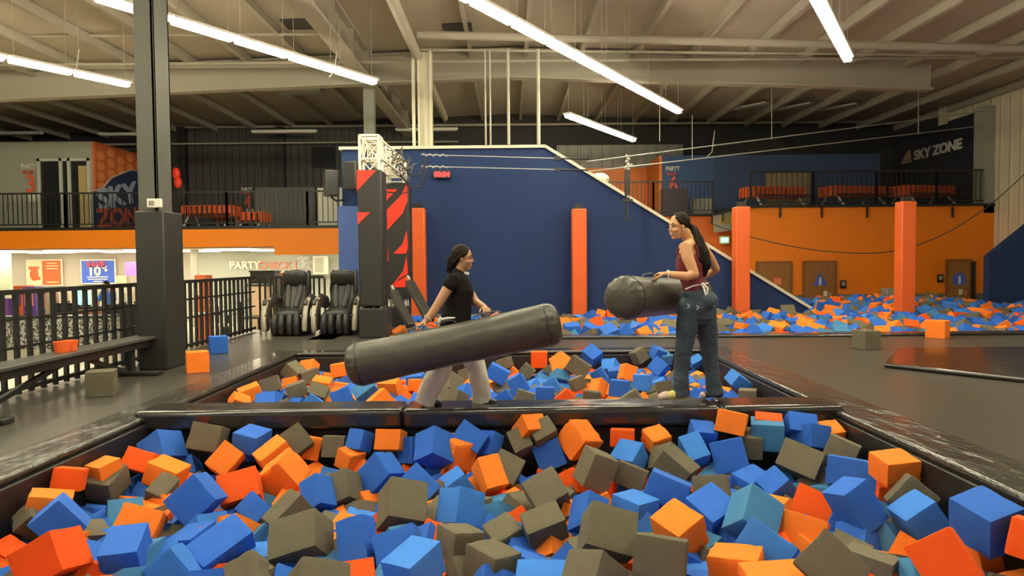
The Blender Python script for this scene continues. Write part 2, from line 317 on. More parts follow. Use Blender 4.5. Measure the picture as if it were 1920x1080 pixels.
DATA = """f b -3.012 5.957 -0.179 0.271 0.124 0.938 -0.177 0.246 0.276 0.254
f g -2.628 5.987 -0.088 0.342 -0.55 0.612 0.455 0.233 0.26 0.246
f b -2.246 5.987 -0.108 0.561 -0.353 0.566 0.491 0.174 0.24 0.233
f b -2.329 6.035 -0.242 0.482 -0.489 0.65 0.327 0.137 0.196 0.196
f r -3.021 5.656 -0.201 0.304 -0.527 0.683 0.404 0.171 0.246 0.238
f o -2.791 5.573 -0.271 0.438 -0.373 0.589 0.568 0.184 0.262 0.221
f o -3.14 5.307 -0.165 0.009 0.205 0.975 0.09 0.172 0.183 0.159
f r -3.136 4.888 -0.091 0.318 -0.593 0.504 0.542 0.154 0.189 0.17
f o -3.083 4.581 -0.179 0.297 -0.562 0.428 0.642 0.176 0.252 0.22
f g -3.129 5.329 -0.264 0.063 -0.047 -0.974 -0.21 0.215 0.251 0.207
f g -3.118 4.478 -0.242 0.333 -0.354 -0.841 0.238 0.171 0.186 0.154
f b -2.913 4.429 -0.228 0.533 -0.709 0.162 0.432 0.25 0.215 0.231
f b -3.142 5.164 -0.47 0.016 -0.192 -0.961 0.199 0.173 0.171 0.136
f o -2.481 4.592 -0.31 0.205 -0.607 0.632 0.435 0.179 0.258 0.224
f b -2.205 4.807 -0.219 0.215 -0.313 0.724 0.576 0.269 0.249 0.258
f o -2.392 5.769 -0.224 0.158 -0.463 0.716 0.497 0.242 0.2 0.223
f r -2.012 5.113 -0.259 0.337 -0.74 0.488 0.317 0.225 0.277 0.249
f g -2.716 5.336 -0.335 0.205 -0.064 -0.941 -0.26 0.154 0.212 0.178
f b -2.789 6.006 -0.375 0.257 -0.013 0.904 -0.34 0.136 0.189 0.191
f r -3.14 4.281 -0.397 0.111 -0.201 -0.963 -0.143 0.168 0.138 0.196
f r -2.67 3.969 -0.275 0.568 -0.643 0.435 0.272 0.238 0.295 0.242
f b -2.353 4.179 -0.333 0.001 -0.101 0.978 0.18 0.22 0.253 0.221
f c -1.956 3.968 -0.356 0.344 -0.097 0.929 -0.098 0.191 0.21 0.23
f b -1.805 4.259 -0.356 0.138 -0.304 -0.91 -0.245 0.21 0.346 0.225
f g -1.449 3.792 -0.342 0.403 -0.753 0.501 0.14 0.241 0.182 0.208
f g -3.005 4.415 -0.5 0.791 0.042 0.03 0.61 0.16 0.16 0.16
f b -2.071 4.447 -0.386 0.099 0.14 0.984 0.056 0.215 0.241 0.167
f b -1.834 4.894 -0.334 0.135 -0.424 0.75 0.489 0.164 0.191 0.177
f g -1.858 5.98 -0.124 0.087 -0.362 0.781 0.502 0.199 0.233 0.215
f o -2.007 5.824 -0.193 0.036 0.404 0.87 0.28 0.182 0.263 0.182
f o -1.803 5.438 -0.259 0.443 0.013 -0.888 -0.118 0.282 0.269 0.285
f o -1.748 6.063 -0.206 0.355 -0.53 0.55 0.54 0.194 0.149 0.17
f g -1.55 6.029 -0.18 0.407 -0.555 0.527 0.499 0.18 0.187 0.183
f b -1.318 6.012 -0.128 0.455 -0.436 0.727 0.274 0.175 0.167 0.164
f o -1.045 6.001 -0.128 0.435 -0.539 0.624 0.363 0.175 0.223 0.206
f b -0.88 6.016 -0.218 0.552 -0.438 0.648 0.288 0.225 0.16 0.16
f b -0.644 5.815 -0.147 0.327 0.153 0.85 0.383 0.236 0.252 0.248
f o -0.462 5.926 -0.208 0.305 -0.532 0.324 0.72 0.252 0.25 0.254
f o -1.388 5.925 -0.264 0.166 -0.292 -0.942 -0.022 0.173 0.189 0.171
f b -1.044 5.439 -0.258 0.375 -0.161 0.776 0.48 0.293 0.227 0.238
f g -1.293 5.265 -0.32 0.245 -0.026 0.864 0.44 0.229 0.238 0.2
f g -0.756 4.728 -0.26 0.489 0.199 0.778 0.34 0.278 0.282 0.266
f b -0.69 5.249 -0.285 0.179 -0.358 0.777 0.486 0.186 0.268 0.233
f c -0.408 5.342 -0.326 0.559 -0.662 0.239 0.439 0.216 0.177 0.229
f c -0.351 4.72 -0.273 0.531 -0.401 0.741 0.091 0.244 0.232 0.238
f g -0.331 4.243 -0.338 0.036 -0.458 -0.883 0.091 0.23 0.221 0.227
f b -0.554 4.447 -0.401 0.091 0.321 0.819 -0.467 0.136 0.136 0.195
f o -1.269 5.078 -0.5 0.053 -0.423 -0.887 -0.179 0.16 0.16 0.16
f b -0.938 4.163 -0.286 0.469 -0.623 0.578 0.242 0.303 0.184 0.184
f g -1.285 4.183 -0.27 0.16 -0.031 0.913 0.374 0.31 0.25 0.24
f g -1.512 4.656 -0.282 0.483 -0.705 0.072 0.514 0.186 0.265 0.186
f b -1.445 5.125 -0.302 0.236 0.203 0.91 -0.273 0.174 0.174 0.24
f g -1.838 6.043 -0.5 0.05 -0.168 -0.862 0.475 0.161 0.165 0.16
f b -1.757 6.067 -0.5 0.339 -0.581 0.622 0.401 0.16 0.16 0.16
f b -0.664 4.087 -0.313 0.403 -0.689 0.562 0.219 0.239 0.261 0.225
f c -0.539 3.759 -0.249 0.061 0.288 0.951 0.101 0.217 0.267 0.189
f g -1.039 3.679 -0.326 0.277 0.377 0.815 -0.343 0.201 0.284 0.228
f g -1.411 4.178 -0.5 0.28 0.094 0.925 -0.237 0.16 0.16 0.167
f b -0.978 4.242 -0.5 0.053 -0.386 -0.901 0.191 0.172 0.163 0.16
f g -0.825 4.135 -0.5 0.073 -0.321 -0.943 -0.049 0.176 0.161 0.16
f b -0.341 5.984 -0.106 0.272 -0.377 0.737 0.49 0.182 0.262 0.228
f b -0.178 6.006 -0.172 0.472 -0.398 0.766 0.178 0.209 0.145 0.145
f o 0.171 6.007 -0.035 0.529 0.071 0.732 0.423 0.21 0.158 0.221
f g 0.28 5.985 -0.074 0.16 -0.487 -0.78 -0.359 0.177 0.214 0.185
f g 0.096 6.001 -0.146 0.19 -0.521 -0.69 -0.465 0.21 0.174 0.199
f o 0.595 5.935 -0.12 0.488 -0.042 0.774 0.401 0.244 0.266 0.247
f b 0.344 6.002 -0.262 0.171 -0.095 0.757 0.623 0.242 0.233 0.235
f r 0.497 5.567 -0.375 0.212 -0.105 0.815 0.529 0.138 0.199 0.173
f g 0.665 5.399 -0.219 0.311 0.516 0.657 0.452 0.234 0.276 0.221
f g 0.968 5.535 -0.317 0.426 -0.363 0.694 0.454 0.174 0.245 0.213
f c 1.003 5.803 -0.249 0.106 0.331 0.897 0.275 0.229 0.223 0.209
f r 0.981 6.025 -0.126 0.52 -0.467 0.58 0.418 0.142 0.205 0.178
f o 1.27 5.994 -0.137 0.132 -0.537 -0.81 -0.195 0.187 0.196 0.149
f g 1.296 5.772 -0.263 0.017 0.393 0.81 -0.435 0.214 0.173 0.231
f g -0.059 5.615 -0.318 0.161 -0.174 -0.917 -0.32 0.235 0.263 0.257
f g 0.255 4.931 -0.251 0.155 -0.2 0.881 0.4 0.259 0.235 0.246
f o -0.167 5.339 -0.24 0.435 -0.873 -0.212 0.057 0.179 0.256 0.208
f o 0.078 5.343 -0.5 0.097 -0.549 -0.741 -0.374 0.16 0.166 0.16
f g 0.215 4.479 -0.307 0.086 -0.585 -0.762 -0.263 0.183 0.265 0.183
f g -0.051 4.505 -0.385 0.065 -0.484 -0.84 -0.235 0.193 0.207 0.178
f g -0.122 4.025 -0.358 0.071 -0.373 -0.924 0.044 0.257 0.229 0.197
f g 0.27 4.537 -0.5 0.406 -0.558 0.657 0.303 0.16 0.178 0.16
f g 0.451 3.704 -0.293 0.399 -0.421 0.813 0.046 0.191 0.24 0.258
f c 0.199 3.872 -0.409 0.019 0.043 0.974 0.223 0.338 0.188 0.188
f g 0.572 4.101 -0.223 0.408 -0.902 0.077 0.117 0.293 0.273 0.261
f c 0.86 4.772 -0.325 0.045 -0.416 -0.908 0.009 0.243 0.235 0.212
f b 0.527 4.695 -0.321 0.095 0.483 0.782 -0.383 0.204 0.173 0.249
f b 1.128 4.944 -0.233 0.633 -0.737 0.236 0.012 0.292 0.202 0.253
f o 0.841 4.428 -0.5 0.569 -0.396 0.72 -0.03 0.186 0.16 0.16
f b -0.138 5.333 -0.5 0.428 -0.46 0.621 0.469 0.16 0.16 0.16
f o 1.923 5.978 0.009 0.499 -0.379 0.671 0.396 0.187 0.246 0.214
f r 2.269 6.047 -0.028 0.003 0.176 0.977 0.123 0.224 0.156 0.156
f t 2.23 5.975 -0.094 0.024 -0.809 -0.586 -0.039 0.251 0.271 0.234
f b 2.532 6.0 -0.033 0.449 -0.889 0.085 0.022 0.239 0.177 0.18
f o 2.814 6.032 -0.107 0.115 -0.661 -0.722 -0.167 0.191 0.166 0.147
f g 2.731 5.645 -0.152 0.503 -0.253 0.717 0.411 0.178 0.24 0.208
f b 2.597 5.956 -0.122 0.394 0.318 0.713 0.485 0.244 0.196 0.265
f g 2.377 5.604 -0.237 0.051 0.34 0.787 0.512 0.319 0.232 0.279
f g 2.09 5.995 -0.18 0.053 -0.77 -0.633 -0.059 0.249 0.184 0.198
f b 1.681 6.02 -0.098 0.173 -0.692 -0.696 -0.086 0.193 0.207 0.155
f c 1.548 5.797 -0.191 0.167 -0.59 -0.713 -0.34 0.247 0.18 0.193
f b 1.839 5.763 -0.223 0.562 -0.523 0.576 0.28 0.263 0.26 0.261
f g 1.316 5.46 -0.223 0.254 -0.319 -0.905 -0.119 0.275 0.191 0.191
f g 1.536 5.228 -0.32 0.515 -0.498 0.641 0.275 0.191 0.254 0.221
f b 1.925 5.475 -0.373 0.019 -0.523 -0.843 -0.123 0.216 0.242 0.194
f b 1.369 4.689 -0.313 0.089 -0.487 -0.834 -0.245 0.261 0.248 0.242
f o 1.071 4.363 -0.298 0.021 0.482 0.845 0.23 0.261 0.23 0.23
f t 1.571 4.446 -0.25 0.033 0.556 0.695 -0.455 0.227 0.261 0.292
f b 2.064 5.3 -0.341 0.1 0.6 0.698 0.377 0.196 0.198 0.199
f r 2.173 4.83 -0.34 0.43 -0.306 0.771 0.356 0.219 0.334 0.229
f b 2.293 4.558 -0.221 0.233 0.586 0.768 0.113 0.235 0.21 0.297
f b 2.667 5.29 -0.233 0.538 -0.366 0.685 0.327 0.208 0.4 0.228
f o 1.895 4.45 -0.35 0.453 -0.365 0.747 0.322 0.204 0.295 0.232
f g 1.61 3.436 -0.133 0.527 -0.726 0.435 0.075 0.273 0.24 0.239
f c 1.524 4.091 -0.314 0.378 -0.255 0.797 0.395 0.23 0.304 0.241
f o 1.288 3.916 -0.361 0.041 0.243 0.969 -0.009 0.284 0.239 0.225
f o 1.413 3.649 -0.335 0.007 0.707 0.707 0.03 0.213 0.337 0.201
f g 0.84 3.83 -0.246 0.462 -0.464 0.667 0.355 0.227 0.28 0.252
f g 2.094 3.985 -0.378 0.067 -0.345 -0.936 0.024 0.267 0.186 0.158
f r 2.536 4.567 -0.5 0.251 -0.119 0.935 0.219 0.16 0.16 0.179
f o 2.767 4.944 -0.089 0.036 -0.671 -0.736 -0.078 0.235 0.255 0.181
f r 2.804 5.104 -0.327 0.092 -0.798 -0.593 -0.05 0.196 0.157 0.173
f g 2.715 4.635 -0.208 0.623 -0.671 0.39 0.094 0.224 0.242 0.232
f c 2.622 4.38 -0.251 0.197 0.676 0.675 0.219 0.232 0.227 0.235
f b 2.734 3.932 -0.1 0.007 -0.606 -0.781 -0.151 0.275 0.248 0.259
f r 2.372 3.739 -0.24 0.587 -0.568 0.569 0.096 0.271 0.265 0.267
f o 2.817 4.078 -0.365 0.068 0.691 0.71 0.115 0.172 0.136 0.193
f r 2.777 3.672 -0.092 0.591 -0.692 0.349 -0.223 0.142 0.204 0.177
f b 2.37 4.037 -0.5 0.07 0.611 0.675 -0.408 0.16 0.16 0.16
f o 2.801 3.759 -0.411 0.13 0.725 0.676 0.038 0.136 0.175 0.157
m g -3.059 9.751 -0.103 0.327 -0.131 -0.93 -0.103 0.233 0.216 0.208
m o -2.941 10.098 -0.106 0.377 -0.576 0.7 0.189 0.203 0.235 0.17
m g -2.763 9.568 -0.127 0.467 -0.653 0.33 0.497 0.161 0.233 0.202
m o -2.495 10.077 -0.129 0.479 -0.587 0.43 0.491 0.187 0.229 0.207
m o -3.028 9.534 -0.226 0.436 -0.648 0.485 0.393 0.145 0.196 0.17
m o -2.425 8.907 -0.135 0.085 -0.049 -0.98 -0.175 0.231 0.167 0.16
m b -2.293 9.622 -0.237 0.558 -0.662 0.338 0.368 0.163 0.179 0.17
m g -3.068 8.847 -0.124 0.484 -0.646 0.385 0.446 0.19 0.233 0.21
m g -2.632 8.511 -0.129 0.457 -0.645 0.316 0.525 0.167 0.24 0.208
m g -2.323 8.345 -0.134 0.166 -0.067 -0.869 -0.462 0.223 0.155 0.194
m o -3.086 8.184 -0.108 0.461 -0.633 0.246 0.572 0.169 0.244 0.212
m o -3.063 7.794 -0.135 0.784 -0.483 0.039 0.387 0.204 0.148 0.148
m b -2.675 7.597 -0.121 0.308 -0.702 0.589 0.255 0.189 0.218 0.202
m o -3.028 9.881 -0.5 0.381 -0.546 0.522 0.533 0.178 0.16 0.163
m c -2.185 7.672 -0.129 0.596 -0.736 0.15 0.282 0.198 0.138 0.173
m b -1.963 8.023 -0.132 0.498 -0.644 0.401 0.421 0.18 0.224 0.201
m t -1.707 8.15 -0.088 0.064 -0.488 -0.761 -0.422 0.178 0.256 0.178
m o -1.428 7.588 -0.105 0.501 -0.743 0.189 0.402 0.204 0.229 0.216
m o -1.505 8.596 -0.109 0.645 -0.357 0.432 0.52 0.174 0.251 0.174
m r -1.55 9.894 -0.5 0.5 -0.568 0.467 0.457 0.16 0.171 0.162
m o -1.222 8.859 -0.149 0.479 -0.52 0.539 0.458 0.153 0.156 0.17
m b -1.257 9.122 -0.132 0.55 -0.485 0.474 0.488 0.148 0.207 0.185
m o -2.361 10.454 -0.5 0.435 -0.478 0.551 0.528 0.16 0.16 0.16
m g -0.723 8.452 -0.089 0.106 0.364 0.845 -0.378 0.201 0.205 0.252
m g -0.596 9.438 -0.127 0.608 -0.524 0.524 0.283 0.195 0.165 0.154
m g -0.642 7.819 -0.124 0.468 -0.412 0.74 0.251 0.17 0.246 0.233
m b -0.57 8.279 -0.165 0.04 0.378 0.833 -0.403 0.174 0.136 0.186
m o -0.973 9.79 -0.5 0.639 -0.684 0.292 0.198 0.16 0.16 0.16
m b -0.162 9.052 -0.043 0.377 -0.35 0.633 0.579 0.192 0.276 0.239
m o 0.038 10.41 -0.257 0.31 -0.243 0.664 0.636 0.158 0.15 0.17
m g -0.077 10.378 -0.104 0.66 -0.442 0.533 0.291 0.156 0.186 0.185
m g 0.242 9.787 -0.126 0.647 -0.675 0.294 0.2 0.19 0.165 0.177
m r 0.442 10.345 -0.041 0.51 -0.491 0.522 0.476 0.238 0.24 0.239
m o 0.723 9.551 -0.021 0.215 0.28 0.876 -0.33 0.231 0.246 0.292
m g 0.632 9.964 -0.127 0.602 -0.617 0.412 0.295 0.167 0.238 0.208
m g 0.917 9.227 0.01 0.662 -0.685 0.27 0.138 0.286 0.206 0.258
m b 1.228 10.306 0.015 0.145 -0.396 -0.83 -0.365 0.235 0.208 0.207
m c 1.482 10.244 -0.129 0.43 -0.524 0.672 0.3 0.155 0.222 0.194
m b 1.204 9.333 -0.128 0.633 -0.601 0.412 0.263 0.173 0.187 0.179
m b 1.526 10.431 -0.5 0.641 -0.614 0.408 0.214 0.16 0.179 0.16
m t 0.661 9.207 -0.122 0.145 0.486 0.82 -0.266 0.191 0.199 0.148
m g 0.849 8.714 -0.124 0.508 -0.65 0.368 0.428 0.164 0.177 0.171
m o 1.065 8.354 -0.12 0.03 -0.406 -0.844 0.348 0.161 0.151 0.203
m c 0.521 8.605 -0.129 0.595 -0.61 0.426 0.304 0.18 0.175 0.185
m r 0.348 10.434 -0.428 0.631 -0.609 0.401 0.266 0.196 0.137 0.17
m b 0.107 8.535 -0.105 0.589 -0.641 0.393 0.297 0.222 0.212 0.217
m g 0.166 7.883 -0.129 0.654 -0.738 0.143 0.077 0.209 0.145 0.182
m b 0.411 8.097 -0.13 0.492 -0.495 0.552 0.455 0.16 0.213 0.185
m b -0.092 8.162 -0.19 0.582 -0.664 0.362 0.298 0.136 0.196 0.17
m r 0.615 7.779 -0.129 0.598 -0.676 0.337 0.267 0.157 0.189 0.172
m o -0.282 10.15 -0.5 0.307 -0.291 0.684 0.594 0.16 0.16 0.166
m r -0.238 10.27 -0.439 0.438 -0.329 0.599 0.584 0.136 0.196 0.17
m b 0.952 9.941 -0.5 0.521 -0.449 0.579 0.438 0.162 0.163 0.163
m g 0.933 7.871 -0.13 0.508 -0.45 0.572 0.461 0.139 0.2 0.173
m g 0.497 10.443 -0.5 0.555 -0.48 0.534 0.42 0.16 0.16 0.16
m g 0.777 10.403 -0.392 0.511 -0.447 0.579 0.453 0.179 0.162 0.17
m g 1.939 10.366 -0.004 0.195 0.504 0.829 0.142 0.187 0.198 0.201
m b 2.22 10.362 0.023 0.544 -0.021 0.815 0.2 0.181 0.182 0.184
m b 2.115 9.789 -0.098 0.359 -0.211 0.806 0.421 0.22 0.217 0.219
m t 2.329 10.369 -0.055 0.004 0.247 -0.957 -0.151 0.186 0.15 0.166
m c 1.464 9.989 -0.116 0.431 -0.482 0.755 0.106 0.161 0.211 0.193
m b 1.464 9.463 -0.129 0.578 -0.475 0.453 0.484 0.162 0.233 0.202
m o 1.561 9.161 -0.069 0.61 -0.774 0.056 0.16 0.183 0.215 0.229
m o 2.012 10.375 -0.304 0.056 -0.559 -0.814 -0.147 0.176 0.194 0.148
m g 2.281 10.432 -0.5 0.546 -0.428 0.595 0.405 0.16 0.175 0.16
m c 1.68 8.758 -0.125 0.539 -0.437 0.595 0.405 0.201 0.22 0.21
m b 1.324 8.356 -0.123 0.526 -0.428 0.606 0.416 0.198 0.225 0.211
m t 1.375 10.275 -0.5 0.597 -0.54 0.498 0.321 0.16 0.163 0.163
m g 1.353 7.718 -0.134 0.629 -0.611 0.412 0.248 0.164 0.226 0.205
m r 2.007 9.734 -0.5 0.595 -0.546 0.498 0.315 0.16 0.179 0.16
m g 1.886 8.393 -0.128 0.561 -0.517 0.547 0.346 0.164 0.198 0.18
m t 2.35 10.433 -0.5 0.583 -0.432 0.574 0.38 0.16 0.163 0.16
m b 2.497 10.426 -0.369 0.66 -0.671 0.335 0.046 0.136 0.194 0.17
m c 2.778 10.299 -0.1 0.087 -0.549 -0.754 -0.35 0.137 0.193 0.155
m g 2.779 10.427 -0.5 0.692 -0.483 0.472 0.255 0.16 0.16 0.16
m c 2.765 10.188 -0.421 0.075 0.466 0.78 0.412 0.163 0.178 0.164
m g 2.665 10.002 -0.5 0.685 -0.319 0.553 0.352 0.16 0.16 0.16
m c 2.759 8.328 -0.05 0.444 0.007 0.887 0.127 0.161 0.23 0.23
m r 2.806 10.194 -0.5 0.574 -0.417 0.595 0.378 0.172 0.16 0.16
m g 2.784 8.061 -0.165 0.603 -0.386 0.581 0.387 0.138 0.196 0.17
r o 1.136 14.679 0.045 -0.406 -0.396 0.231 -0.791 0.307 0.307 0.246
r g 1.335 15.341 0.065 0.602 0.111 0.741 -0.276 0.315 0.315 0.315
r o 1.439 14.974 0.051 -0.675 0.703 -0.164 0.153 0.282 0.282 0.226
r g 1.536 14.532 0.037 0.089 0.42 0.781 -0.453 0.278 0.278 0.278
r b 1.235 13.724 0.025 0.643 0.765 0.03 0.031 0.314 0.314 0.314
r b 1.566 13.724 0.022 0.144 -0.962 0.117 0.2 0.286 0.286 0.286
r b 1.866 16.003 0.089 -0.518 -0.13 0.237 0.811 0.305 0.305 0.305
r o 2.186 16.297 0.101 -0.26 0.82 0.257 0.44 0.273 0.273 0.273
r r 1.88 14.826 0.042 0.266 -0.589 -0.628 -0.433 0.273 0.273 0.273
r r 2.419 16.15 0.091 0.295 -0.642 -0.284 0.648 0.305 0.305 0.305
r b 2.285 15.194 0.051 -0.036 0.928 0.351 -0.116 0.29 0.29 0.232
r g 2.093 14.091 0.022 0.233 -0.962 -0.123 -0.066 0.272 0.272 0.272
r g 2.512 14.753 0.034 -0.682 -0.671 0.212 0.197 0.311 0.311 0.311
r b 2.747 15.268 0.049 -0.266 0.395 -0.869 -0.136 0.275 0.275 0.22
r g 3.088 15.782 0.067 0.129 -0.656 -0.211 0.713 0.319 0.319 0.319
r o 2.889 15.047 0.04 -0.45 0.701 0.481 -0.272 0.316 0.316 0.253
r b 3.115 14.826 0.031 0.542 0.354 -0.263 0.715 0.301 0.301 0.241
r b 3.468 15.782 0.064 -0.371 -0.924 0.049 0.079 0.319 0.319 0.255
r o 3.818 16.297 0.086 0.237 -0.123 -0.057 -0.962 0.283 0.283 0.226
r g 3.267 14.238 0.014 -0.701 0.375 0.524 -0.305 0.295 0.295 0.295
r b 1.918 13.35 -0.0 0.515 0.552 0.624 -0.204 0.309 0.309 0.309
r b 2.234 13.503 0.013 0.331 0.593 0.685 0.265 0.277 0.277 0.222
r b 2.649 13.797 0.013 0.552 -0.737 -0.374 0.112 0.306 0.306 0.306
r b 2.884 13.65 0.009 -0.138 0.907 0.325 -0.23 0.311 0.311 0.249
r g 5.008 16.55 0.094 0.813 -0.21 -0.543 0.002 0.274 0.274 0.274
r g 5.317 16.55 0.091 -0.957 -0.092 -0.275 -0.005 0.31 0.31 0.31
r b 4.865 15.326 0.031 -0.287 -0.79 0.033 -0.54 0.305 0.305 0.305
r o 5.368 15.64 0.04 0.226 -0.381 0.89 -0.107 0.318 0.318 0.318
r o 5.513 15.483 0.032 -0.426 -0.584 0.689 0.05 0.283 0.283 0.226
r g 5.827 16.425 0.074 -0.072 0.478 -0.876 -0.002 0.288 0.288 0.288
r b 5.881 15.719 0.038 -0.537 -0.684 0.233 -0.435 0.312 0.312 0.25
r o 6.222 16.268 0.062 -0.822 0.268 -0.254 0.434 0.319 0.319 0.319
r b 6.298 15.875 0.042 0.434 -0.717 -0.54 0.078 0.306 0.306 0.245
r g 6.66 16.55 0.121 -0.653 0.377 0.605 -0.256 0.317 0.317 0.317
r g 6.588 16.111 0.05 -0.523 -0.515 -0.443 -0.515 0.271 0.271 0.271
r r 7.613 17.832 0.074 -0.546 -0.33 0.325 0.698 0.279 0.279 0.223
r b 8.208 19.171 0.158 0.926 0.249 0.042 0.28 0.277 0.277 0.277
r b 8.411 18.636 0.117 0.727 -0.148 -0.639 -0.2 0.288 0.288 0.23
r b 7.346 16.85 0.027 -0.401 -0.34 0.065 0.848 0.27 0.27 0.27
r o 6.421 15.243 -0.015 0.754 -0.234 0.41 -0.456 0.297 0.297 0.297
r o 8.073 17.386 0.045 -0.549 -0.178 -0.229 0.784 0.318 0.318 0.318
r o 7.492 16.314 0.004 0.686 -0.184 -0.615 0.343 0.302 0.302 0.302
r o 9.294 19.35 0.162 -0.447 0.093 -0.659 0.598 0.28 0.28 0.28
r b 8.346 17.029 0.025 -0.775 -0.63 0.037 -0.029 0.275 0.275 0.22
r b 9.884 19.707 0.185 0.45 -0.261 -0.39 0.76 0.298 0.298 0.298
r g 8.902 17.743 0.057 -0.235 0.107 -0.249 0.933 0.289 0.289 0.289
r b 7.864 15.957 -0.011 -0.455 -0.313 0.828 -0.099 0.291 0.291 0.291
r b 6.493 14.439 -0.027 0.79 -0.283 0.492 -0.233 0.271 0.271 0.217
r o 6.147 14.35 -0.025 -0.381 -0.365 -0.227 0.819 0.311 0.311 0.311
r b 4.737 14.228 0.0 -0.743 0.092 0.027 0.662 0.272 0.272 0.272
r o 4.722 13.915 -0.005 -0.063 0.568 0.819 -0.058 0.3 0.3 0.3
r b 5.067 14.385 0.001 -0.68 -0.078 0.533 -0.497 0.271 0.271 0.271
r g 5.251 14.228 -0.005 -0.259 0.785 -0.29 0.482 0.296 0.296 0.296
r g 5.741 14.542 -0.002 -0.553 0.764 0.127 -0.307 0.27 0.27 0.216
r r 6.936 14.529 -0.031 -0.838 0.24 0.374 -0.318 0.271 0.271 0.271
r o 5.308 13.758 -0.013 -0.601 -0.408 0.658 -0.199 0.313 0.313 0.313
r b 6.883 15.6 -0.011 -0.571 0.088 -0.155 -0.802 0.293 0.293 0.293
r g 4.474 14.385 0.006 -0.02 0.057 0.181 -0.982 0.302 0.302 0.302
r r 7.439 14.707 -0.033 0.341 -0.214 -0.907 0.124 0.295 0.295 0.295
r b 10.051 19.886 0.199 -0.931 -0.226 -0.277 -0.074 0.307 0.307 0.307
r b 9.987 19.171 0.141 0.42 -0.899 -0.066 -0.109 0.306 0.306 0.306
r o 10.831 20.243 0.224 0.629 -0.007 0.741 0.235 0.281 0.281 0.225
r b 10.829 19.35 0.147 0.068 -0.134 0.781 -0.607 0.305 0.305 0.305
r r 9.011 17.207 0.028 0.541 0.742 -0.34 0.204 0.301 0.301 0.301
r g 9.611 17.743 0.05 -0.823 -0.299 -0.014 -0.483 0.299 0.299 0.299
r g 8.237 15.421 -0.028 -0.043 -0.887 0.306 0.344 0.286 0.286 0.229
r g 8.193 15.957 -0.014 -0.387 0.026 -0.513 -0.766 0.277 0.277 0.277
r b 10.318 18.1 0.064 0.315 0.44 -0.841 -0.031 0.298 0.298 0.238
r b 9.635 16.671 -0.002 0.034 0.185 0.089 0.978 0.284 0.284 0.284
r g 10.255 17.207 0.016 0.319 -0.837 -0.426 0.129 0.277 0.277 0.277
r b 11.355 18.814 0.102 -0.39 -0.574 -0.355 -0.626 0.276 0.276 0.221
r r 11.193 18.993 0.117 -0.345 0.104 -0.907 0.217 0.275 0.275 0.22
r r 10.94 17.743 0.038 0.926 0.173 0.316 0.111 0.318 0.318 0.254
r g 10.209 16.314 -0.021 0.166 -0.58 0.69 0.401 0.295 0.295 0.295
r g 11.306 17.743 0.034 0.566 0.682 -0.282 0.367 0.287 0.287 0.229
r b 12.035 18.814 0.096 -0.206 -0.715 -0.482 0.463 0.288 0.288 0.288
r o 12.594 18.814 0.091 0.222 -0.623 0.447 -0.602 0.3 0.3 0.24
r b 11.601 17.564 0.022 0.201 0.895 0.368 0.155 0.279 0.279 0.279
r g 10.938 16.493 -0.021 0.755 0.191 -0.623 0.075 0.27 0.27 0.27
r b 11.798 17.386 0.011 -0.292 0.889 0.312 -0.167 0.293 0.293 0.293
r o 11.242 16.314 -0.031 0.289 0.423 -0.606 0.609 0.314 0.314 0.314
r r 11.659 16.671 -0.021 -0.264 -0.09 0.4 -0.873 0.304 0.304 0.304
r b 11.114 15.6 -0.051 -0.256 0.029 0.86 -0.441 0.317 0.317 0.254
r b 10.013 15.243 -0.049 0.876 0.12 0.271 -0.379 0.309 0.309 0.309
r o 10.213 15.957 -0.033 -0.237 0.898 -0.048 -0.367 0.28 0.28 0.28
r g 8.137 14.529 -0.042 -0.493 -0.25 -0.616 -0.561 0.305 0.305 0.244
r b 8.87 15.243 -0.038 -0.216 0.527 -0.17 0.805 0.306 0.306 0.306
r b 9.0 15.064 -0.043 0.146 -0.889 0.111 0.42 0.3 0.3 0.24
r b 7.666 14.35 -0.039 0.064 -0.01 0.926 0.372 0.291 0.291 0.291
r o 7.534 14.707 -0.034 0.809 0.172 0.293 -0.48 0.317 0.317 0.254
r b 10.164 14.886 -0.057 0.608 0.292 -0.737 0.041 0.273 0.273 0.273
r g 12.901 17.921 0.03 -0.596 -0.761 0.051 -0.253 0.312 0.312 0.312
r o 12.415 16.85 -0.02 -0.042 0.113 0.965 0.232 0.279 0.279 0.223
r b 13.823 18.636 0.067 -0.172 -0.21 0.098 0.957 0.31 0.31 0.31
r b 11.406 15.421 -0.058 -0.727 -0.196 -0.537 -0.381 0.281 0.281 0.281
r g 12.319 20.243 0.21 -0.45 0.174 -0.776 0.407 0.296 0.296 0.296
r g 10.489 15.6 -0.045 -0.137 -0.886 -0.157 0.414 0.311 0.311 0.311
r r 9.446 15.779 -0.031 -0.282 -0.101 -0.949 0.1 0.283 0.283 0.283
r b 7.898 15.779 -0.016 -0.221 0.531 0.712 0.403 0.274 0.274 0.274
r b 8.774 15.779 -0.024 0.77 -0.158 -0.1 0.61 0.282 0.282 0.226"""
CN = {'b': 'blue', 'c': 'light blue', 't': 'faded blue', 'o': 'orange', 'r': 'red-orange', 'g': 'grey'}
ORD = ['first', 'second', 'third', 'fourth', 'fifth', 'sixth', 'seventh', 'eighth', 'ninth', 'tenth', 'eleventh', 'twelfth', 'thirteenth', 'fourteenth', 'fifteenth', 'sixteenth', 'seventeenth', 'eighteenth', 'nineteenth', 'twentieth']
cubes = []
src = bpy.data.objects.new('foam_cube', FM[0])
first = True
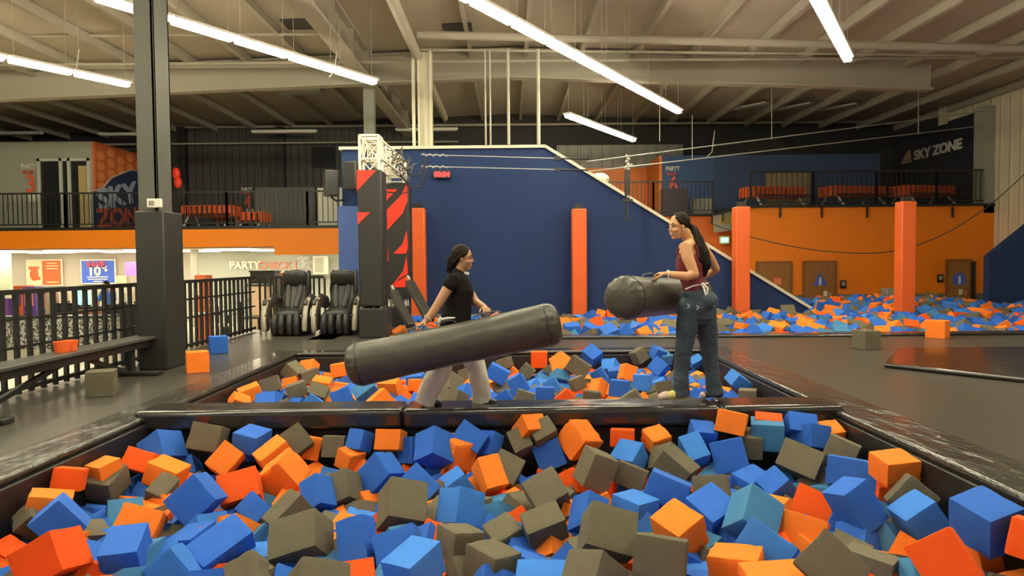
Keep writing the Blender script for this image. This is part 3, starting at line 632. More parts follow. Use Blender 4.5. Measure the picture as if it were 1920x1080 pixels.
def cube(pit, c, pos, q, dims):
    global first
    o = src if first else src.copy(); first = False
    COL.objects.link(o)
    k = len(cubes)
    if c in 'go': o.data = FM[(k * 5 + 1) % 7]
    else: o.data = FM[(0, 3, 5, 1, 6)[k % 5]]
    o.rotation_mode = 'QUATERNION'; o.rotation_quaternion = q; o.location = pos; o.scale = dims
    o.material_slots[0].link = 'OBJECT'; o.material_slots[0].material = FOAM[c]
    o['category'] = 'foam cube'; cubes.append((o, pit, c)); return o
for ln in DATA.strip().splitlines():
    a = ln.split(); f = [float(v) for v in a[2:]]
    cube(a[0], a[1], f[0:3], f[3:7], f[7:10])
def ordn(n): return ORD[n] if n < len(ORD) else 'last'
PITS = {'f': ('front pit', [(5.45, 'back row by the beam'), (4.85, 'second row behind'), (4.35, 'middle row'), (3.85, 'second row from camera'), (-9, 'row nearest the camera')]),
        'm': ('middle pit', [(9.4, 'row at its far edge'), (8.5, 'second row from far edge'), (7.7, 'row next to the beam row'), (-9, 'row right behind the beam')]),
        'r': ('far pit', [(18.5, 'heap at the back'), (16.6, 'row before the back heap'), (15.5, 'middle row'), (14.6, 'second row from its near edge'), (-9, 'row along its near edge')])}
bk = {}
for o, pit, c in cubes:
    nm, rows = PITS[pit]
    for y, rn in rows:
        if o.location.y >= y: break
    bk.setdefault((pit, rn, c), []).append(o)
for (pit, rn, c), os_ in bk.items():
    os_.sort(key=lambda o: o.location.x / o.location.y)
    for i, o in enumerate(os_):
        if len(os_) == 1: o['label'] = 'only %s foam cube in the %s, %s' % (CN[c], PITS[pit][0], rn)
        else: o['label'] = '%s %s foam cube from the left, %s, %s' % (ordn(i), CN[c], PITS[pit][0], rn)
        o['group'] = {'f': 'foam cubes in the front pit', 'm': 'foam cubes in the middle pit', 'r': 'foam cubes in the far pit'}[pit]
# loose cubes on the deck
def loose(c, px, pybot, Y, s, yaw, label, dims=(1, 1, 1)):
    p = at(px, pybot, Y); o = cube('x', c, (p.x, Y + s * .5, s * dims[2] / 2 + .003), Quaternion((0, 0, 1), yaw), [s * d for d in dims])
    o['label'] = label; o['group'] = 'loose foam cubes on the deck'; o.data = FM[3]; return o
loose('g', 178, 745, 7.45, .27, .35, 'grey foam cube lying on the deck in front of the black bench')
loose('o', 362, 700, 9.05, .27, .5, 'orange foam cube on the deck in front of the black pillar')
loose('b', 403, 662, 11.0, .27, .5, 'blue foam cube on the deck by the railing, right of the pillar')
loose('g', 1633, 655, 10.75, .29, .25, 'grey foam cube alone on the deck right of the middle pit')
loose('o', 1768, 635, 12.15, .31, .75, 'orange foam cube on the deck at the edge of the far pit')
# uncounted cubes below the top layer
def far_z(x, y): return .22 * math.exp(-((x - 10.5) / 2.6) ** 2 - ((y - 19) / 2.2) ** 2) + ((-.02 + .10 * (y - 13) / 4) if x < 8.5 else -.04 + .12 * min(1, (y - 13) / 8))
b = MB(); rq = random.Random(11); order = 'bbcoorggbt'
def addfill(x, y, z, s):
    b.mi = 'bctorg'.index(rq.choice(order))
    q = Quaternion([rq.gauss(0, 1) for _ in range(4)]).normalized()
    b.box((x, y, z), (s, s, s), q.to_matrix())
y = 1.5
while y < 10.45:
    if not (5.95 < y < 6.85):
        x = PX0 + .2
        while x < PX1 - .15:
            zz = -.50 if y < 6 else -.38
            if y < 2.9: zz = -.36
            addfill(x + rq.uniform(-.04, .04), y, zz + rq.uniform(-.06, .06), .23); x += .2
    y += .2
y = 13.24
while y < 22.5:
    x = -2.2
    while x < 15.88:
        if not (x < 8.7 and y > 16.55) and not (x > 12.9 and y > 18.6) and not any(abs(x - a) < .36 and abs(y - 16.72) < .36 for a in (-2.29, 1.69, 5.66, 9.67)) and not (x < -1.95 and 15.1 < y < 16.2) and not (y > 22.3):
            z = far_z(x, y) - .10
            if (y < 13.5): z -= .05
            addfill(x + rq.uniform(-.05, .05), y + rq.uniform(-.05, .05), z - .02 + rq.uniform(-.08, .08), .28)
        x += .27
    y += .27
tag(b.build('foam_cube_heap', [FOAM[k] for k in 'bctorg'], smooth=False), 'mixed blue, orange and grey foam cubes filling the pits below the top layer', 'foam cubes', kind='stuff')
# ------------------------------------------------------------------ hall shell
def roofz(x): return 7.55 - .036 * abs(x)
b = MB()
for s in (-1, 1):
    b.prism([(0, -8, 7.55), (s * 26, -8, roofz(26)), (s * 26, 31, roofz(26)), (0, 31, 7.55)], (0, 0, .1))
struct(b.build('ceiling', m_roof, smooth=False), 'painted roof deck of the hall')
def dbox(name, a, b_, m, lab=None):
    q = MB(); q.span(a, b_); return struct(q.build(name, m, smooth=False), lab)
dbox('wall_back', (-25, 29, -.8), (17, 29.3, 8), m_dark, 'charcoal back wall of the hall')
dbox('wall_left', (-24.3, -8, -.8), (-24, 29, 8), m_dark)
dbox('wall_right', (16.1, 26, -.8), (16.4, 29.3, 8), m_dark)
dbox('wall_right', (16.1, -8, -.8), (16.4, 26, 8), m_beige, 'beige ribbed metal side wall')
k = 0
for i in range(-14, 11):
    x = i * 1.55 + .5
    q = MB(); z = roofz(x)
    q.span((x - .03, -6, z - .26), (x + .03, 28.9, z - .01)).span((x - .03, -6, z - .27), (x + .08, 28.9, z - .25))
    k += 1; struct(q.build('ceiling_purlin', m_steel, smooth=False))
def girder_x(Y, z0, z1, xa, xb):
    q = MB()
    for s in (-1, 1):
        X = xb if s > 0 else xa
        d = .036 * abs(X)
        for (w, za, zb) in ((.03, z0, z1), (.16, z0 - .03, z0 + .02), (.16, z1 - .02, z1 + .03)):
            q.prism([(0, Y - w, za), (X, Y - w, za - d), (X, Y - w, zb - d), (0, Y - w, zb)], (0, 2 * w, 0))
    return struct(q.build('ceiling_girder', m_steel, smooth=False), 'deep steel girder across the hall')
girder_x(20, 6.68, 7.45, -24, 12.1)
q = MB()
for w, za, zb in ((.03, 6.62, 7.44), (.2, 6.58, 6.66), (.2, 7.34, 7.42)): q.span((-4.05 - w, -4, za), (-4.05 + w, 28.9, zb))
for j in range(9):
    q.span((-4.23, 12 + 1.9 * j, 6.64), (-3.87, 12.04 + 1.9 * j, 7.36))
struct(q.build('ceiling_girder', m_steel, smooth=False), 'deep steel girder running the length of the hall left of centre')
# long beams / pipes
def pipe(p, q_, r, label, m=m_steel, cat='pipe'):
    b = MB(); b.tube([p, q_], [r, r], n=10, round_ends=False); return tag(b.build('ceiling_pipe', m), label, cat, 'pipes and beams under the roof')
pipe((-2.25, 12.5, 6.60), (-2.25, 25, 6.60), .12, 'thick round roof beam sloping away right of the big girder')
pipe((-2.2, 17.2, 7.0), (16, 17.2, 6.45), .10, 'thick pipe across the roof near the top of the photo, right half')
pipe((-23, 18.6, 6.75), (16, 18.6, 6.75), .04, 'thin sprinkler pipe across the hall in front of the cross girder')
pipe((-23, 19.6, 6.95), (-4.4, 19.6, 6.95), .06, 'pipe with couplings in front of the left half of the cross girder')
pipe((-23, 28.4, 7.0), (16, 28.4, 7.0), .05, 'pale pipe along the top of the back wall')
pipe((-23, 28.2, 6.3), (-2, 28.2, 6.3), .035, 'thin conduit below the pale pipe on the back wall, left side')
pipe((-23, 17.4, 7.1), (-4.4, 17.4, 7.1), .035, 'thin sprinkler pipe at the upper left of the photo')
pipe((-2.2, 17.9, 6.85), (12, 17.9, 6.6), .035, 'thin pipe right below the thick pipe across the roof')
for px, Y, z0, r in ((954, 16.9, 4.25, .035), (1010, 16.95, 4.25, .045), (911, 16.9, 4.25, .022), (920, 17.0, 4.25, .022)):
    X = at(px, 270, Y).x; b = MB(); b.tube([(X, Y, z0), (X, Y, 6.55)], [r, r], n=8, round_ends=False)
    tag(b.build('hanging_rod', mat('rod paint', (.40, .38, .32), .5)), 'white vertical rod from roof to the blue stair wall, %s' % {954: 'third from the left', 1010: 'rightmost and thickest', 911: 'leftmost', 920: 'second from the left'}[px], 'rod', 'white rods above the blue wall')
# columns
q = MB(); q.span((-5.0, 9.42, 2.1), (-4.74, 9.46, 6.6)).span((-4.78, 9.42, 2.1), (-4.74, 9.86, 6.6)).span((-4.98, 9.6, 2.1), (-4.76, 9.62, 6.6)).span((-5.0, 9.82, 2.1), (-4.74, 9.86, 6.6))
t = thing('pillar', (-4.8, 9.65, 0), 'dark steel pillar at the left with a black padded lower half', 'pillar')
q.build('steel_column', mat('pillar paint', (.085, .085, .070), .5, noise_amt=.2, noise_scale=1), t, bevel=.006)
q = MB(); q.span((-5.03, 9.36, 0), (-4.64, 9.92, 2.15)); q.build('pillar_pad', m_blackpad, t, bevel=.02)
p = at(290, 381, 9.33); t2 = thing('thermostat', p, 'small white thermostat above the pad of the left pillar', 'thermostat')
q = MB(); q.box(p, (.19, .05, .12)); q.build('housing', m_white, t2, bevel=.01)
q = MB(); q.box(p + V((-.03, -.028, 0)), (.07, .008, .06)); q.build('display', mat('lcd', (.25, .25, .18), .3), t2)
q = MB(); p = at(692, 250, 20.7); q.span((p.x - .16, 20.7, 2.6), (p.x + .16, 20.95, 6.6))
tag(q.build('steel_column', mat('grey column', (.30, .30, .25), .5), bevel=.01), 'light grey steel column behind the white truss', 'column')
t = thing('steel_column', (-2.1, 17.6, 4.2), 'pale steel column rising above the blue wall behind the truss', 'column')
q = MB(); q.span((-2.25, 17.5, 4.1), (-2.2, 17.8, 6.7)).span((-1.95, 17.5, 4.1), (-1.9, 17.8, 6.7)).span((-2.2, 17.62, 4.1), (-1.95, 17.66, 6.7)); q.build('flange', m_cap, t)
q = MB(); q.span((-2.4, 17.55, 4.1), (-2.32, 17.63, 6.7)); q.build('conduit', m_cap, t)
# right side wall dressing
dbox('wall_pier', (15.75, 23.0, 2.9), (16.1, 23.55, 6.45), m_grey, 'pale pier at the corner of the side wall')
q = MB(); q.span((15.9, 25.4, 6.3), (16.1, 25.75, 7.3)); struct(q.build('wall_rib', m_beige, smooth=False))
# ------------------------------------------------------------------ ceiling lights
DIR = V((.539, .842, 0)); FL = 1.27
proto = None
def fixture(c, label, grp):
    """c = centre of the fixture"""
    global proto
    if proto is None:
        t = thing('strip_light', (0, 0, 0), label, 'ceiling light', grp)
        q = MB(); q.box((0, 0, .075), (FL - .02, .24, .05)); q.build('housing', m_white, t, bevel=.008)
        q = MB(); q.box((0, 0, 0), (FL - .09, .17, .09)); q.build('tube', m_tube, t, bevel=.03)
        for sx in (-.5, .5):
            q = MB(); q.tube([(sx, 0, .1), (sx, 0, 1.75)], [.006, .006], n=5, round_ends=False); q.build('hanger', m_steel, t)
        proto = t
    else: t = copy_tree(proto)
    t.location = c; t.rotation_euler = (0, 0, math.atan2(DIR.y, DIR.x)); t['label'] = label; t['group'] = grp
    return t
ZL = 5.64
LINES = [('central row', V((.11, 12.44, ZL)), 7, 14, 'strip lights in the central row'),
         ('left row', at(705, 160, 16.45), 0, 14, 'strip lights in the left row'),
         ('far left row', at(245, 167, 16.5), 0, 6, 'strip lights in the far left row'),
         ('right row', at(1590, 117, 14.9), 0, 14, 'strip lights in the right row'),
         ('short far row', V((4.43, 24.5, ZL)), 0, 4, 'strip lights in the short far row')]
for nm, p0, nf, nb, grp in LINES:
    p0 = V((p0.x, p0.y, ZL)); end = p0 + DIR * FL * nf; n = nf + nb
    for i in range(n):
        c = end - DIR * FL * (i + .5)
        if c.y < -6: break
        fixture(c, '%s lit strip light from the far end of the %s' % (ordn(i), nm), grp)
end = V((10.5, 11.1, ZL))
for i in range(9): fixture(end - DIR * FL * (i + .5), '%s lit strip light in the row beyond the right edge' % ordn(i), 'strip lights in the outer right row')
for px, py, Y, w, lab in ((533, 246, 27, 2.5, 'long unlit light fixture in front of the charcoal wall, left of the truss'), (800, 242, 27, 2.4, 'long unlit light fixture behind the pale column'), (228, 251, 27, 1.7, 'unlit light fixture partly behind the left pillar'), (35, 249, 27, 1.8, 'unlit light fixture at the left edge of the photo')):
    p = at(px, py, Y); t = thing('ceiling_fixture', p, lab, 'ceiling light', 'unlit fixtures')
    q = MB(); q.box(p, (w, .2, .08)); q.build('housing', m_white, t, bevel=.01)
    q = MB(); q.box(p + V((0, 0, -.05)), (w - .1, .14, .05)); q.build('diffuser', m_off, t)
for px, py, lab in ((1405, 199, 'leftmost'), (1487, 200, 'middle one'), (1570, 201, 'rightmost')):
    p = at(px, py, 25.5); d = V((.45, -.55, 0)); q = MB(); q.bar(p - d, p + d, .3, .06)
    tag(q.build('ceiling_fixture', m_off, bevel=.01), 'pale unlit fixture under the dark roof at right, %s of three' % lab, 'ceiling light', 'three pale unlit fixtures')
p = at(560, 163, 22); q = MB(); q.span(p + V((-.75, -.3, -.2)), p + V((.75, .3, .2)))
tag(q.build('air_duct', mat('duct', (.25, .25, .22), .4), bevel=.06), 'grey air duct hanging below the roof left of the big girder', 'duct')
for px, py, Y, w, lab in ((565, 50, 17.4, .85, 'left'), (858, 62, 18.2, .75, 'right')):
    p = at(px, py, Y); zr = roofz(p.x) - .02
    q = MB(); q.box((p.x, Y, zr), (w, .7, .04)); tag(q.build('roof_hatch', mat('dark hatch', (.05, .05, .05), .5)), 'dark square panel in the roof, %s of the big girder' % lab, 'hatch')
# ------------------------------------------------------------------ blue stair wall
Y0 = 17.0
tl = at(640, 281, Y0); ridge = at(1022, 277, Y0); low = at(1500, 568, Y0); dd = (low - ridge); end = ridge + dd * ((-.8 - ridge.z) / dd.z)
q = MB(); q.prism([(tl.x, Y0, -.8), (tl.x, Y0, tl.z), (ridge.x, Y0, ridge.z), (end.x, Y0, -.8)], (0, .28, 0))
struct(q.build('wall_stair', m_navy, smooth=False), 'tall navy wall sloping down to the right')
q = MB(); q.bar((tl.x - .05, Y0 + .14, tl.z + .03), (ridge.x, Y0 + .14, ridge.z + .03), .42, .07); q.bar((ridge.x, Y0 + .14, ridge.z + .03), (end.x, Y0 + .14, end.z + .03), .42, .07)
struct(q.build('trim_2', m_cap, smooth=False), 'cream cap along the top of the navy wall')
dbox('wall_left_of_stair', (tl.x - .05, Y0 - .25, -.8), (tl.x + .55, Y0 - .01, at(640, 388, Y0).z), m_blue2, 'brighter blue panel beside the towers')
# right end blue wall
q = MB(); q.prism([(13.2, 19, -.8), (13.2, 19, at(1862, 480, 19).z), (14.1, 19, at(1920, 430, 19).z), (16.1, 19, at(1920, 430, 19).z + 1.6), (16.1, 19, -.8)], (0, .25, 0))
struct(q.build('wall_ramp', m_navy, smooth=False), 'navy wall rising to the right edge of the photo')
# orange pads on posts
for px, ytop, lab in ((783.5, 391, 'leftmost, beside the striped tower'), (1085, 392, 'second from the left, against the navy wall'), (1389.5, 388, 'third from the left, right of the girl in jeans'), (1698, 378, 'rightmost, in front of the orange wall')):
    Y = 16.72; p = at(px, ytop, Y); t = thing('padded_post', (p.x, Y, -.6), 'tall orange padded post, ' + lab, 'padded post', 'orange padded posts in the far pit')
    q = MB(); q.span((p.x - .175, Y - .17, -.6), (p.x + .175, Y + .17, p.z)); q.build('pad', m_pad, t, bevel=.03, seg=3)
    q = MB(); q.span((p.x - .1, Y - .06, p.z), (p.x + .1, Y + .06, p.z + .12)); q.build('post_top', m_black, t)
# led clock
p = at(829, 327, 16.9); t = thing('led_clock', p, 'small red digital clock high on the navy wall', 'clock')
q = MB(); q.box(p, (.42, .08, .19)); q.build('housing', m_black, t, bevel=.01)
text('00:04', 'digits', .17, mat('red led', (1, .02, .02), .5, emit=(1, .01, .01), est=5), facing(p + V((-.19, -.045, -.06))), t, .004, .004)
# ------------------------------------------------------------------ left mezzanine
MY = 22.4
def Z(px, py, Y): return at(px, py, Y).z
q = MB(); q.span((-24, MY, 2.52), (-4.2, 29, 2.66)); struct(q.build('floor_mezzanine', m_black, smooth=False), 'mezzanine floor edge on the left')
q = MB(); q.span((-24, MY - .02, 1.99), (-5.45, MY + .18, 2.56)); q.span((at(515, 470, MY).x, MY - .04, 1.72), (-5.43, MY + .16, 2.03))
struct(q.build('wall_fascia', m_oranged, smooth=False), 'orange band below the left mezzanine')
q = MB(); q.span((-24, MY + .2, 1.95), (-4.3, 29, 2.0)); struct(q.build('ceiling_lobby', mat('lobby ceiling', (.60, .56, .44), .7), smooth=False))
def rail_bay(x0, y0, x1, y1, z, h, label, grp, step=.12, posts=True, name='railing', mtl=m_black, bal=.022):
    a = V((x0, y0, z)); c = V((x1, y1, z)); L = (c - a).length; t = thing(name, a, label, 'railing', grp)
    q = MB(); q.bar(a + V((0, 0, h)), c + V((0, 0, h)), .05, .05); q.build('top_rail', mtl, t)
    q = MB(); q.bar(a + V((0, 0, .1)), c + V((0, 0, .1)), .04, .04); q.build('bottom_rail', mtl, t)
    q = MB(); n = int(L / step)
    for i in range(1, n): 
        p = a.lerp(c, i / n); q.box(p + V((0, 0, h / 2 + .05)), (bal, bal, h - .1))
    q.build('balusters', mtl, t, smooth=False)
    for p in (a, c):
        q = MB(); q.box(p + V((0, 0, h / 2)), (.06, .06, h)); q.build('post', mtl, t)
    return t
xs = [-19.5, -16.9, -14.3, -11.7, -9.1, -6.5, -5.5]
for i in range(6):
    rail_bay(xs[i], MY + .1, xs[i + 1], MY + .1, 2.66, 1.1, '%s bay from the left of the black mezzanine railing, left side' % ordn(i), 'left mezzanine railing', .15)
# party room wall
RY = 23.7
p0 = at(172, 265, RY)
q = MB(); q.span((-24, RY, 2.66), (p0.x, RY + .15, p0.z)); struct(q.build('wall_party_room', m_grey, smooth=False), 'grey party room wall upstairs at left')
a, c = at(72, 298, RY), at(165, 298, RY)
t = thing('party_room_door', (a.x, RY - .05, 2.66), 'glazed double door in pale frame in the grey upstairs wall', 'door')
q = MB(); w = .09
for x in (a.x, (a.x + c.x) / 2 - .1, (a.x + c.x) / 2 + .18, c.x): q.span((x, RY - .1, 2.66), (x + w, RY - .02, a.z))
q.span((a.x, RY - .1, a.z - .09), (c.x + w, RY - .02, a.z)); q.build('door_frame', m_frame, t)
q = MB(); q.span((a.x + .05, RY - .04, 2.66), (c.x, RY - .01, a.z - .05)); q.build('glass', m_door, t)
q = MB(); q.span((c.x - .30, RY - .07, 2.66), (c.x - .03, RY - .03, a.z - .25)); q.build('door_leaf', mat('pale wood', (.48, .36, .15), .5), t)
def party_sign(no, px, py, Y, label, s=1.0, right=(1, 0, 0), base=m_white, num=mat('coral paint', (.75, .12, .05), .5)):
    p = at(px, py, Y); t = thing('room_sign', p, label, 'sign', 'party room signs'); r = V(right)
    text('PARTY', 'word', .32 * s, base, facing(p, right), t, .01, .006, sx=.76)
    text('ROOM', 'small_word', .22 * s, num, facing(p + r * .06 * s + V((0, 0, -.25 * s)), right), t, .01, .002, sx=.76)
    text(no, 'numeral', 1.15 * s, num, facing(p + r * .17 * s + V((0, 0, -1.10 * s)), right), t, .01, .016, sx=.82)
    q = MB()
    for i in range(3): q.prism([p + r * (.32 + .18 * i) * s + V((0, 0, -1.18 * s)), p + r * (.44 + .18 * i) * s + V((0, 0, -1.18 * s)), p + r * (.44 + .18 * i) * s + V((0, 0, -1.55 * s)), p + r * (.32 + .18 * i) * s + V((0, 0, -1.55 * s))], r.cross(V((0, 0, 1))) * .02)
    q.build('mark', base, t); return t
party_sign('3', 40, 316, RY - .03, 'PARTY 3 sign painted left of the upstairs glazed door', .72)
# mural wall, receding
mx = p0.x
q = MB(); q.span((mx, RY, 2.66), (mx + .1, 28.9, p0.z)); struct(q.build('wall_mural', m_hexo, smooth=False), 'orange mural wall upstairs behind the pillar')
def on_mural(px, py):
    d = FW * 1300 + RT * (px - 960) + UP * (540 - py); k = (mx + .12) / d.x; return CAM + d * k
t = thing('mural', (mx + .12, RY, 2.66), 'mural of orange hexagons, navy shape and graffiti letters upstairs', 'mural')
q = MB()
for i in range(9):
    for j in range(8):
        cy = RY + .3 + i * .62; cz = 3.4 + j * .36 + (i % 2) * .18
        if cz > p0.z - .2: continue
        q.prism([(mx + .10, cy + .24 * math.cos(k * math.pi / 3), cz + .17 * math.sin(k * math.pi / 3)) for k in range(6)], (.012, 0, 0))
q.build('hexagons', m_hexl, t, smooth=False)
pts = [(176, 358), (190, 354), (197, 346), (207, 334), (220, 328), (243, 319), (262, 321), (300, 330), (320, 334), (320, 420), (176, 426)]
q = MB(); q.prism([on_mural(*p) for p in pts], (.02, 0, 0)); q.build('navy_shape', mat('mural navy', (.025, .035, .09), .6), t, smooth=False)
q = MB(); w = [on_mural(*p) + V((.02, 0, 0)) for p in pts[:9]]
for a, c in zip(w, w[1:]): q.bar(a, c, .03, .05, (1, 0, 0))
q.build('outline', m_off, t, smooth=False)
a = on_mural(182, 402); 
text('SKY', 'letters', 1.0, mat('mural pale blue', (.35, .42, .55), .6), facing(a + V((.03, .1, .15)), (0, 1, .22), (0, -.22, 1)), t, .01, .04, sx=1.45)
text('ZONE', 'letters', .85, mat('mural red', (.55, .10, .06), .6), facing(a + V((.035, 0, -.42)), (0, 1, .1), (0, -.1, 1)), t, .01, .03, sx=1.35)
# charcoal upstairs wall with ribs, tables
q = MB(); q.span((-13.9, 28.6, 2.66), (-4, 28.8, 7)); struct(q.build('wall_upstairs', m_ribdark, smooth=False), 'ribbed charcoal wall upstairs')
for px in (525, 340): 
    X = at(px, 300, 28.3).x; dbox('wall_rib', (X - .15, 28.3, 2.66), (X + .15, 28.6, 7), m_black)
party_sign('4', 452, 358, 28.5, 'small PARTY 4 sign low on the dark upstairs wall', .62)
def cloth_table(c, w, d, h, label, grp, yaw=0, pleats=20):
    t = thing('party_table', c, label, 'table', grp); R = Matrix.Rotation(yaw, 3, 'Z'); c = V(c)
    q = MB(); q.box(c + V((0, 0, h)), (w, d, .04), R); q.build('table_top', m_cloth, t)
    q = MB()
    n = int(w / .16)
    for i in range(n):
        for sy in (-1, 1): q.box(c + R @ V((-w / 2 + (i + .5) * w / n, sy * (d / 2 + .015), h - .17)), (w / n * .62, .05, .34), R)
    for i in range(4):
        for sx in (-1, 1): q.box(c + R @ V((sx * (w / 2 + .015), -d / 2 + (i + .5) * d / 4, h - .17)), (.05, d / 4 * .62, .34), R)
    q.build('table_cover', m_cloth, t, smooth=False)
    q = MB()
    for i in range(n):
        q.box(c + R @ V((-w / 2 + (i + .5) * w / n, -d / 2 - .25, h - .30)), (w / n * .5, .22, .05), R)
    q.build('bench_seats', mat('dark red seat', (.16, .025, .012), .6), t, smooth=False)
    for sx in (-.4, .4):
        q = MB(); q.bar(c + R @ V((sx * w, -d / 2 - .3, .02)), c + R @ V((sx * w * .95, 0, h - .02)), .05); q.build('leg', m_white, t)
        q = MB(); q.bar(c + R @ V((sx * w, d / 2 + .2, .02)), c + R @ V((sx * w * .95, 0, h - .02)), .05); q.build('leg', m_white, t)
    return t
G = 'orange covered party tables'
p = at(398, 404, 24.3); cloth_table((p.x, 24.3, 2.66), 1.75, .8, .78, 'orange covered party table upstairs, nearest the pillar', G)
p = at(440, 402, 26.5); cloth_table((p.x, 26.5, 2.66), .9, 1.5, .72, 'dim orange party table upstairs, behind the one by the pillar', G)
p = at(478, 412, 23.6); cloth_table((p.x, 23.7, 2.66), .75, .7, .5, 'low orange covered table upstairs left of the speakers', G)
p = at(600, 350, 26); q = MB(); q.span((p.x - .1, 26, 2.66), (p.x + .95, 26.1, 4.25)); tag(q.build('white_partition', mat('white ribbed panel', (.75, .74, .62), .5)), 'white upright panel upstairs behind the speaker', 'partition')
q = MB(); a = at(480, 352, 26.6); c = at(592, 416, 26.6); q.span((a.x, 26.5, 2.66), (c.x, 27.3, a.z)); tag(q.build('snack_counter', mat('counter grey', (.12, .12, .105), .5)), 'long grey counter upstairs left of the white panel', 'counter')
for px, lab in ((595, 'left'), (617, 'right')):
    p = at(px, 295, 28.5); q = MB(); q.box(p, (.42, .06, .85)); tag(q.build('dark_panel', m_door), 'dark panel high on the charcoal wall, %s of a pair' % lab, 'panel', 'dark panels')  # plain dark panels set on the wall, not window shutters
# party balloons by the pillar
p = at(331, 345, 23.2); t = thing('wall_decoration', p, 'red and black decoration hanging behind the left pillar', 'decoration')
q = MB(); q.sph(p + V((0, 0, .35)), (.13, .1, .2)).sph(p + V((.05, 0, .05)), (.13, .1, .2)); q.build('red_shape', m_red, t)
q = MB(); q.box(p + V((.12, .05, -.3)), (.28, .06, .6)); q.build('black_ribbon', m_black, t)
# speakers
def speaker(px, py, Y, w, h, label, yaw=.3):
    p = at(px, py, Y); t = thing('loudspeaker', p, label, 'speaker', 'hanging loudspeakers'); R = Matrix.Rotation(yaw, 3, 'Z')
    q = MB(); q.box(p, (w, w * .9, h), R); q.build('cabinet', mat('speaker shell', (.05, .048, .042), .5), t, bevel=.03)
    q = MB(); q.box(p + R @ V((0, -w * .46, 0)), (w * .8, .02, h * .88), R); q.build('grille', m_black, t, bevel=.005)
    q = MB(); q.tube([p + V((0, 0, -h / 2 - .02)), p + V((.1, .05, -h / 2 - .1)), p + V((.25, .3, -h / 2 - .05))], [.025, .025, .025], n=8); q.build('bracket', m_black, t)
speaker(621, 344, 16.6, .32, .62, 'black loudspeaker in front of the left mezzanine rail', .5)
speaker(661, 330, 16.5, .36, .66, 'black loudspeaker on the navy wall left of the striped tower', -.3)
# ------------------------------------------------------------------ lobby below
LY = 27.0
q = MB(); q.span((-24, LY, -.8), (-4.3, LY + .15, 2)); struct(q.build('wall_lobby', m_lob, smooth=False), 'pinkish grey back wall of the lobby')
q = MB(); a = at(-40, 500, 24); c = at(18, 500, 24); q.span((a.x, 24, -.8), (c.x, 24.1, 2)); struct(q.build('wall_partition', mat('greenish wall', (.50, .55, .38), .6), smooth=False))
q = MB(); a = at(357, 480, 24.5); q.span((a.x, 24.5, -.8), (a.x + .22, 24.7, 2)); struct(q.build('wall_pier', m_grey, smooth=False))
for i in range(6):
    X = -21 + i * 2.7
    q = MB(); q.span((X, 23.3, 1.90), (X + 1.5, 24.3, 1.945)); tag(q.build('ceiling_panel_light', m_ltube), '%s lit ceiling panel from the left in the lobby front row' % ordn(i), 'ceiling light', 'lobby ceiling panels')
    q = MB(); q.span((X + .8, 25.3, 1.90), (X + 2.2, 25.8, 1.945)); tag(q.build('ceiling_panel_light', m_ltube), '%s lit ceiling panel from the left in the lobby back row' % ordn(i), 'ceiling light', 'lobby ceiling panels')
def flat_poster(name, x0, y0, x1, y1, Y, m, label, cat='poster', frame=m_white, par=None):
    a = at(x0, y1, Y); c = at(x1, y0, Y); t = thing(name, a, label, cat)
    q = MB(); q.span((a.x, Y, a.z), (c.x, Y + .05, c.z)); q.build('frame', frame, t)
    q = MB(); q.span((a.x + .05, Y - .02, a.z + .05), (c.x - .05, Y, c.z - .05)); q.build('sheet', m, t); return t, a, c
m_post = mat('poster orange', (.85, .12, .03), .5); m_cream = mat('poster cream', (.85, .60, .38), .5); m_pblue = mat('poster blue', (.05, .12, .62), .5)
t, a, c = flat_poster('menu_poster', 50, 486, 116, 537, LY - .1, m_post, 'orange and cream poster on the lobby wall at left')
W = c.x - a.x; H_ = c.z - a.z; y = LY - .13
q = MB(); q.span((a.x + .05, y - .01, a.z + .05), (a.x + W * .46, y + .01, c.z - .05)); q.build('cream_half', m_cream, t)
q = MB(); q.sph((a.x + W * .24, y - .01, a.z + H_ * .45), (.17, .02, .26)).box((a.x + W * .24, y - .01, a.z + H_ * .68), (.4, .03, .12)).box((a.x + W * .36, y - .01, a.z + H_ * .3), (.14, .03, .12)); q.build('picture', m_post, t)
q = MB()
for k, (zz, ww) in enumerate(((.85, .28), (.75, .34), (.65, .3), (.15, .34))): q.box((a.x + W * .73, y + .005, a.z + H_ * zz), (W * ww, .02, .035))
q.build('printed_lines', m_cream, t)
t, a, c = flat_poster('sale_poster', 152, 486, 216, 533, LY - .1, m_pblue, 'blue SAVE 10% poster on the lobby wall')
y = LY - .14; W = c.x - a.x; H_ = c.z - a.z
text('SAVE', 'word', .30, mat('poster red', (.75, .05, .08), .5), facing((a.x + W * .2, y, c.z - .30)), t, .005, .012, sx=1.05)
text('10', 'number', .50, m_white, facing((a.x + W * .22, y, a.z + H_ * .36)), t, .005, .02)
text('%', 'sign', .28, m_white, facing((a.x + W * .64, y, a.z + H_ * .52)), t, .005, .012)
q = MB()
for zz, ww in ((.29, .6), (.2, .55), (.11, .25)): q.box((a.x + W * .5, y, a.z + H_ * zz), (W * ww, .01, .035))
q.build('printed_lines', m_white, t)
p = at(247, 504, 26); t = thing('wall_monitor', p, 'small purple screen on the lobby wall beside the pillar', 'monitor')
q = MB(); q.box(p, (.44, .06, .5)); q.build('screen', mat('purple screen', (.3, .08, .5), .4, emit=(.45, .12, .75), est=.8), t); q = MB(); q.box(p + V((.25, .1, 0)), (.1, .2, .3)); q.build('mount', m_black, t)
p = at(228, 524, LY - .06); q = MB(); q.box(p, (.4, .02, .3)); tag(q.build('notice_sign', m_cream), 'small cream notice right of the blue poster', 'notice')
t = thing('checkin_sign', at(430, 504, LY - .03), 'PARTY CHECK IN lettering on the grey lobby wall', 'sign')
